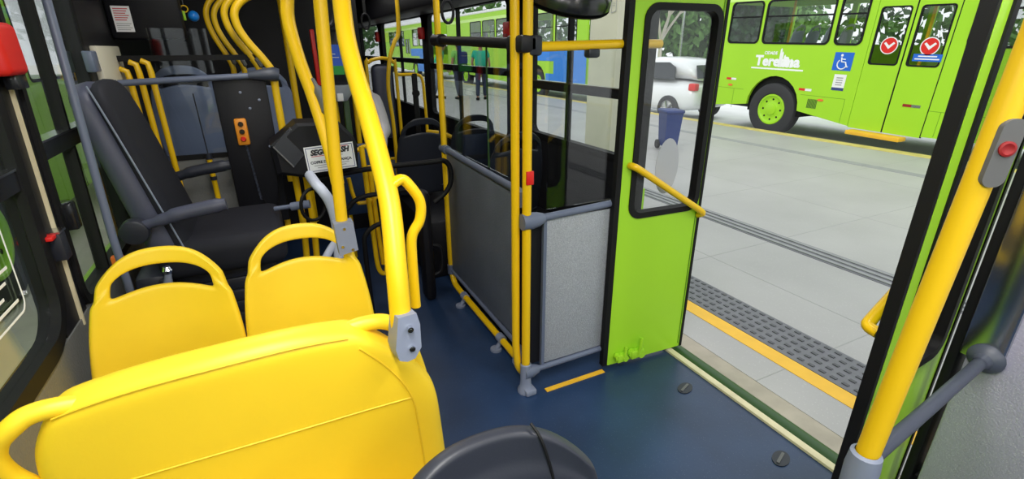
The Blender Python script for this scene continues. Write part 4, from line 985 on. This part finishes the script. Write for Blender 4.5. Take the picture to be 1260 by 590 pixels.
tag(MB().tube([(14.5, 14.9, -.27), (14.5, 14.9, 7)], .05, 10).build('lamp_post', 'alu'), 'thin grey lamp post behind the white car', 'post')

# ---------------------------------------------------------------- people
def person(loc, rz, shirt, trousers, label, lean=0., stride=.0, bag=False, arm=0., seated=False):
    r = empty('person', loc, rz, label=label, category='person', group='people in green shirts on the platform')
    L = lean
    hip = V(0, 0, .95); chest = V(0, L * .5, 1.30); neck = V(0, L * .9, 1.48); head = V(0, L * 1.15, 1.62); topv = V(0, L * 1.2, 1.74)
    def skin(name, nodes, edges, mt, sub=1):
        me = bpy.data.meshes.new(name); me.from_pydata([n[0] for n in nodes], edges, []); me.materials.append(M[mt])
        o = bpy.data.objects.new(name, me); COL.objects.link(o); o.parent = r
        o.modifiers.new('skin', 'SKIN').use_smooth_shade = True
        for v, n in zip(me.skin_vertices[0].data, nodes): v.radius = n[1] if isinstance(n[1], tuple) else (n[1], n[1])
        me.skin_vertices[0].data[0].use_root = True
        k = o.modifiers.new('sub', 'SUBSURF'); k.levels = sub; k.render_levels = sub
        return o
    N = [(hip, (.15, .11)), (chest, (.17, .12)), (neck, .055), (head, (.075, .095)), (topv, .06)]; Eg = [(0, 1), (1, 2), (2, 3), (3, 4)]
    arms = {}
    for s in (-1, 1):
        b = len(N); sh = V(s * .20, L * .75, 1.42); el = V(s * .27, L * .6 - .02 + arm * .12 * s, 1.14); ha = V(s * .26, L * .6 + .10 + arm * .2 * s, .92); fi = V(s * .255, L * .6 + .14 + arm * .2 * s, .82)
        N += [(sh, .055), (el, .042), (ha, .03), (fi, .025)]; Eg += [(1, b), (b, b + 1), (b + 1, b + 2), (b + 2, b + 3)]; arms[s] = (sh, el)
        b = len(N); kn = V(s * .10, .04 + s * stride * .5, .50); an = V(s * .10, -.02 + s * stride, .09); to = V(s * .11, .12 + s * stride, .035)
        N += [(V(s * .09, 0, .88), .085), (kn, .06), (an, .04), (to, .035)]; Eg += [(0, b), (b, b + 1), (b + 1, b + 2), (b + 2, b + 3)]
    skin('body', N, Eg, 'skin')
    T = [(V(0, 0, .92), (.185, .145)), (chest, (.215, .165)), (neck - V(0, 0, .025), (.10, .095))]; Et = [(0, 1), (1, 2)]
    for s in (-1, 1):
        b = len(T); sh, el = arms[s]; T += [(sh, .085), (sh.lerp(el, .6), .07)]; Et += [(1, b), (b, b + 1)]
    skin('shirt', T, Et, shirt)
    T = [(V(0, 0, .97), (.165, .125))]; Et = []
    for s in (-1, 1):
        b = len(T); kn = V(s * .10, .04 + s * stride * .5, .50); an = V(s * .10, -.02 + s * stride, .10)
        T += [(V(s * .09, 0, .86), .105), (kn, .08), (an, .065)]; Et += [(0, b), (b, b + 1), (b + 1, b + 2)]
    skin('trousers', T, Et, trousers)
    for s in (-1, 1):
        c = V(s * .105, .04 + s * stride, .045); MB().box(c - V(.05, .13, .045), c + V(.05, .13, .04), .03, seg=3).build('shoe', 'black_rubber', r)
    q = MB(); q.lathe([(0, .115), (.05, .108), (.085, .08), (.10, .035), (.102, -.01), (.09, -.06), (.07, -.075)], head + V(0, -.02, .04), V(0, -.35, 1), 18); q.build('hair', 'hair', r)
    q = MB(); q.box(head + V(-.012, .085, -.03), head + V(.012, .115, .01), .008).box(head + V(-.09, -.01, -.03), head + V(-.075, .02, .03), .006).box(head + V(.075, -.01, -.03), head + V(.09, .02, .03), .006); q.build('face_feature', 'skin', r)
    if bag: MB().box((-.15, -.30, 1.08), (.15, -.12, 1.45), .05, seg=3).build('backpack', 'hair', r)
    return r
person((6.35, 15.0, -.03), R(-30), 'teal_shirt', 'jeans', 'person in a green shirt and dark trousers, back turned, rightmost of the group', stride=.14)
person((5.82, 15.55, -.03), R(20), 'lime_shirt', 'jeans', 'person in a green shirt carrying a black backpack, middle of the group', stride=.08, bag=True)
person((5.25, 16.1, -.03), R(-110), 'teal_shirt', 'grey_trousers', 'person in a green shirt leaning forward with grey trousers, leftmost of the group', lean=.22, stride=.10, arm=.6)

# ---------------------------------------------------------------- vegetation
def bare_tree(loc, h, label):
    r = empty('tree', loc, label=label, category='tree')
    rnd = random.Random(4); q = MB()
    def grow(p, d, L, rad, k):
        e = p + d * L; m_ = p.lerp(e, .5) + V(rnd.uniform(-.06, .06), rnd.uniform(-.06, .06), 0) * L
        q.tube([p, m_, e], [rad, rad * .85, rad * .68], 6)
        if k == 0: return
        for _ in range(4):
            nd = (d + V(rnd.uniform(-.75, .75), rnd.uniform(-.75, .75), rnd.uniform(-.1, .5))).normalized(); grow(e, nd, L * rnd.uniform(.45, .68), rad * .55, k - 1)
    grow(V(0, 0, 0), Z3, h * .38, .10, 5); q.build('branches', 'bark', r)
def leafy(loc, w, h, mt, label, seed, dense=900):
    r = empty('tree', loc, label=label, category='tree', group='trees behind the buses'); rnd = random.Random(seed)
    MB().tube([(0, 0, 0), (.1, 0, h * .3), (0, .1, h * .6)], [.18, .14, .09], 8).build('trunk', 'bark', r)
    q = MB()
    for _ in range(dense):
        a = rnd.uniform(0, 6.283); zz = rnd.uniform(-1, 1); rr = rnd.uniform(.72, 1.02) * (1 + .18 * math.sin(a * 3 + zz * 4)); s = rnd.uniform(.10, .24) * w * .28
        c = V(math.cos(a) * math.sqrt(1 - zz * zz) * w * .5 * rr, math.sin(a) * math.sqrt(1 - zz * zz) * w * .5 * rr, h * .60 + zz * h * .42 * rr)
        n_ = V(rnd.gauss(0, 1), rnd.gauss(0, 1), rnd.gauss(0, 1)).normalized(); t = n_.orthogonal().normalized(); bt = n_.cross(t)
        vs = [q.bm.verts.new(c + t * s * x + bt * s * y) for x, y in ((1, 0), (.2, .5), (-1, 0), (.2, -.5))]; q.face(vs)
    q.build('crown', mt, r, angle=180)
bare_tree((12.6, 13.9, BZ), 5.2, 'bare pale tree with spreading branches behind the white car')
TL = ['broad leafy tree behind the bus across the platform, nearest its windscreen', 'leafy tree behind the middle windows of the bus across the platform', 'dark leafy tree behind the doors of the bus across the platform', 'leafy tree behind the rear windows of the bus across the platform', 'tall dark tree beyond the white car', 'broad tree beyond the farther green and blue bus', 'leafy tree far beyond the people in green shirts', 'round leafy tree at the far end of the station']
for i, (x, y, w, h) in enumerate(((17.5, 13.0, 3.4, 3.4), (17, 8.8, 3.4, 3.4), (16.5, 4.4, 3.4, 3.2), (17, .2, 3.4, 3.2), (21, 19.5, 8, 6.5), (18, 27, 5, 6), (18, 36, 7, 7), (8, 52, 8, 8))):
    leafy((x, y, BZ), w, h, 'leaf' if i % 2 == 0 else 'leaf_dark', TL[i], i, 4200 if i == 4 else 900)
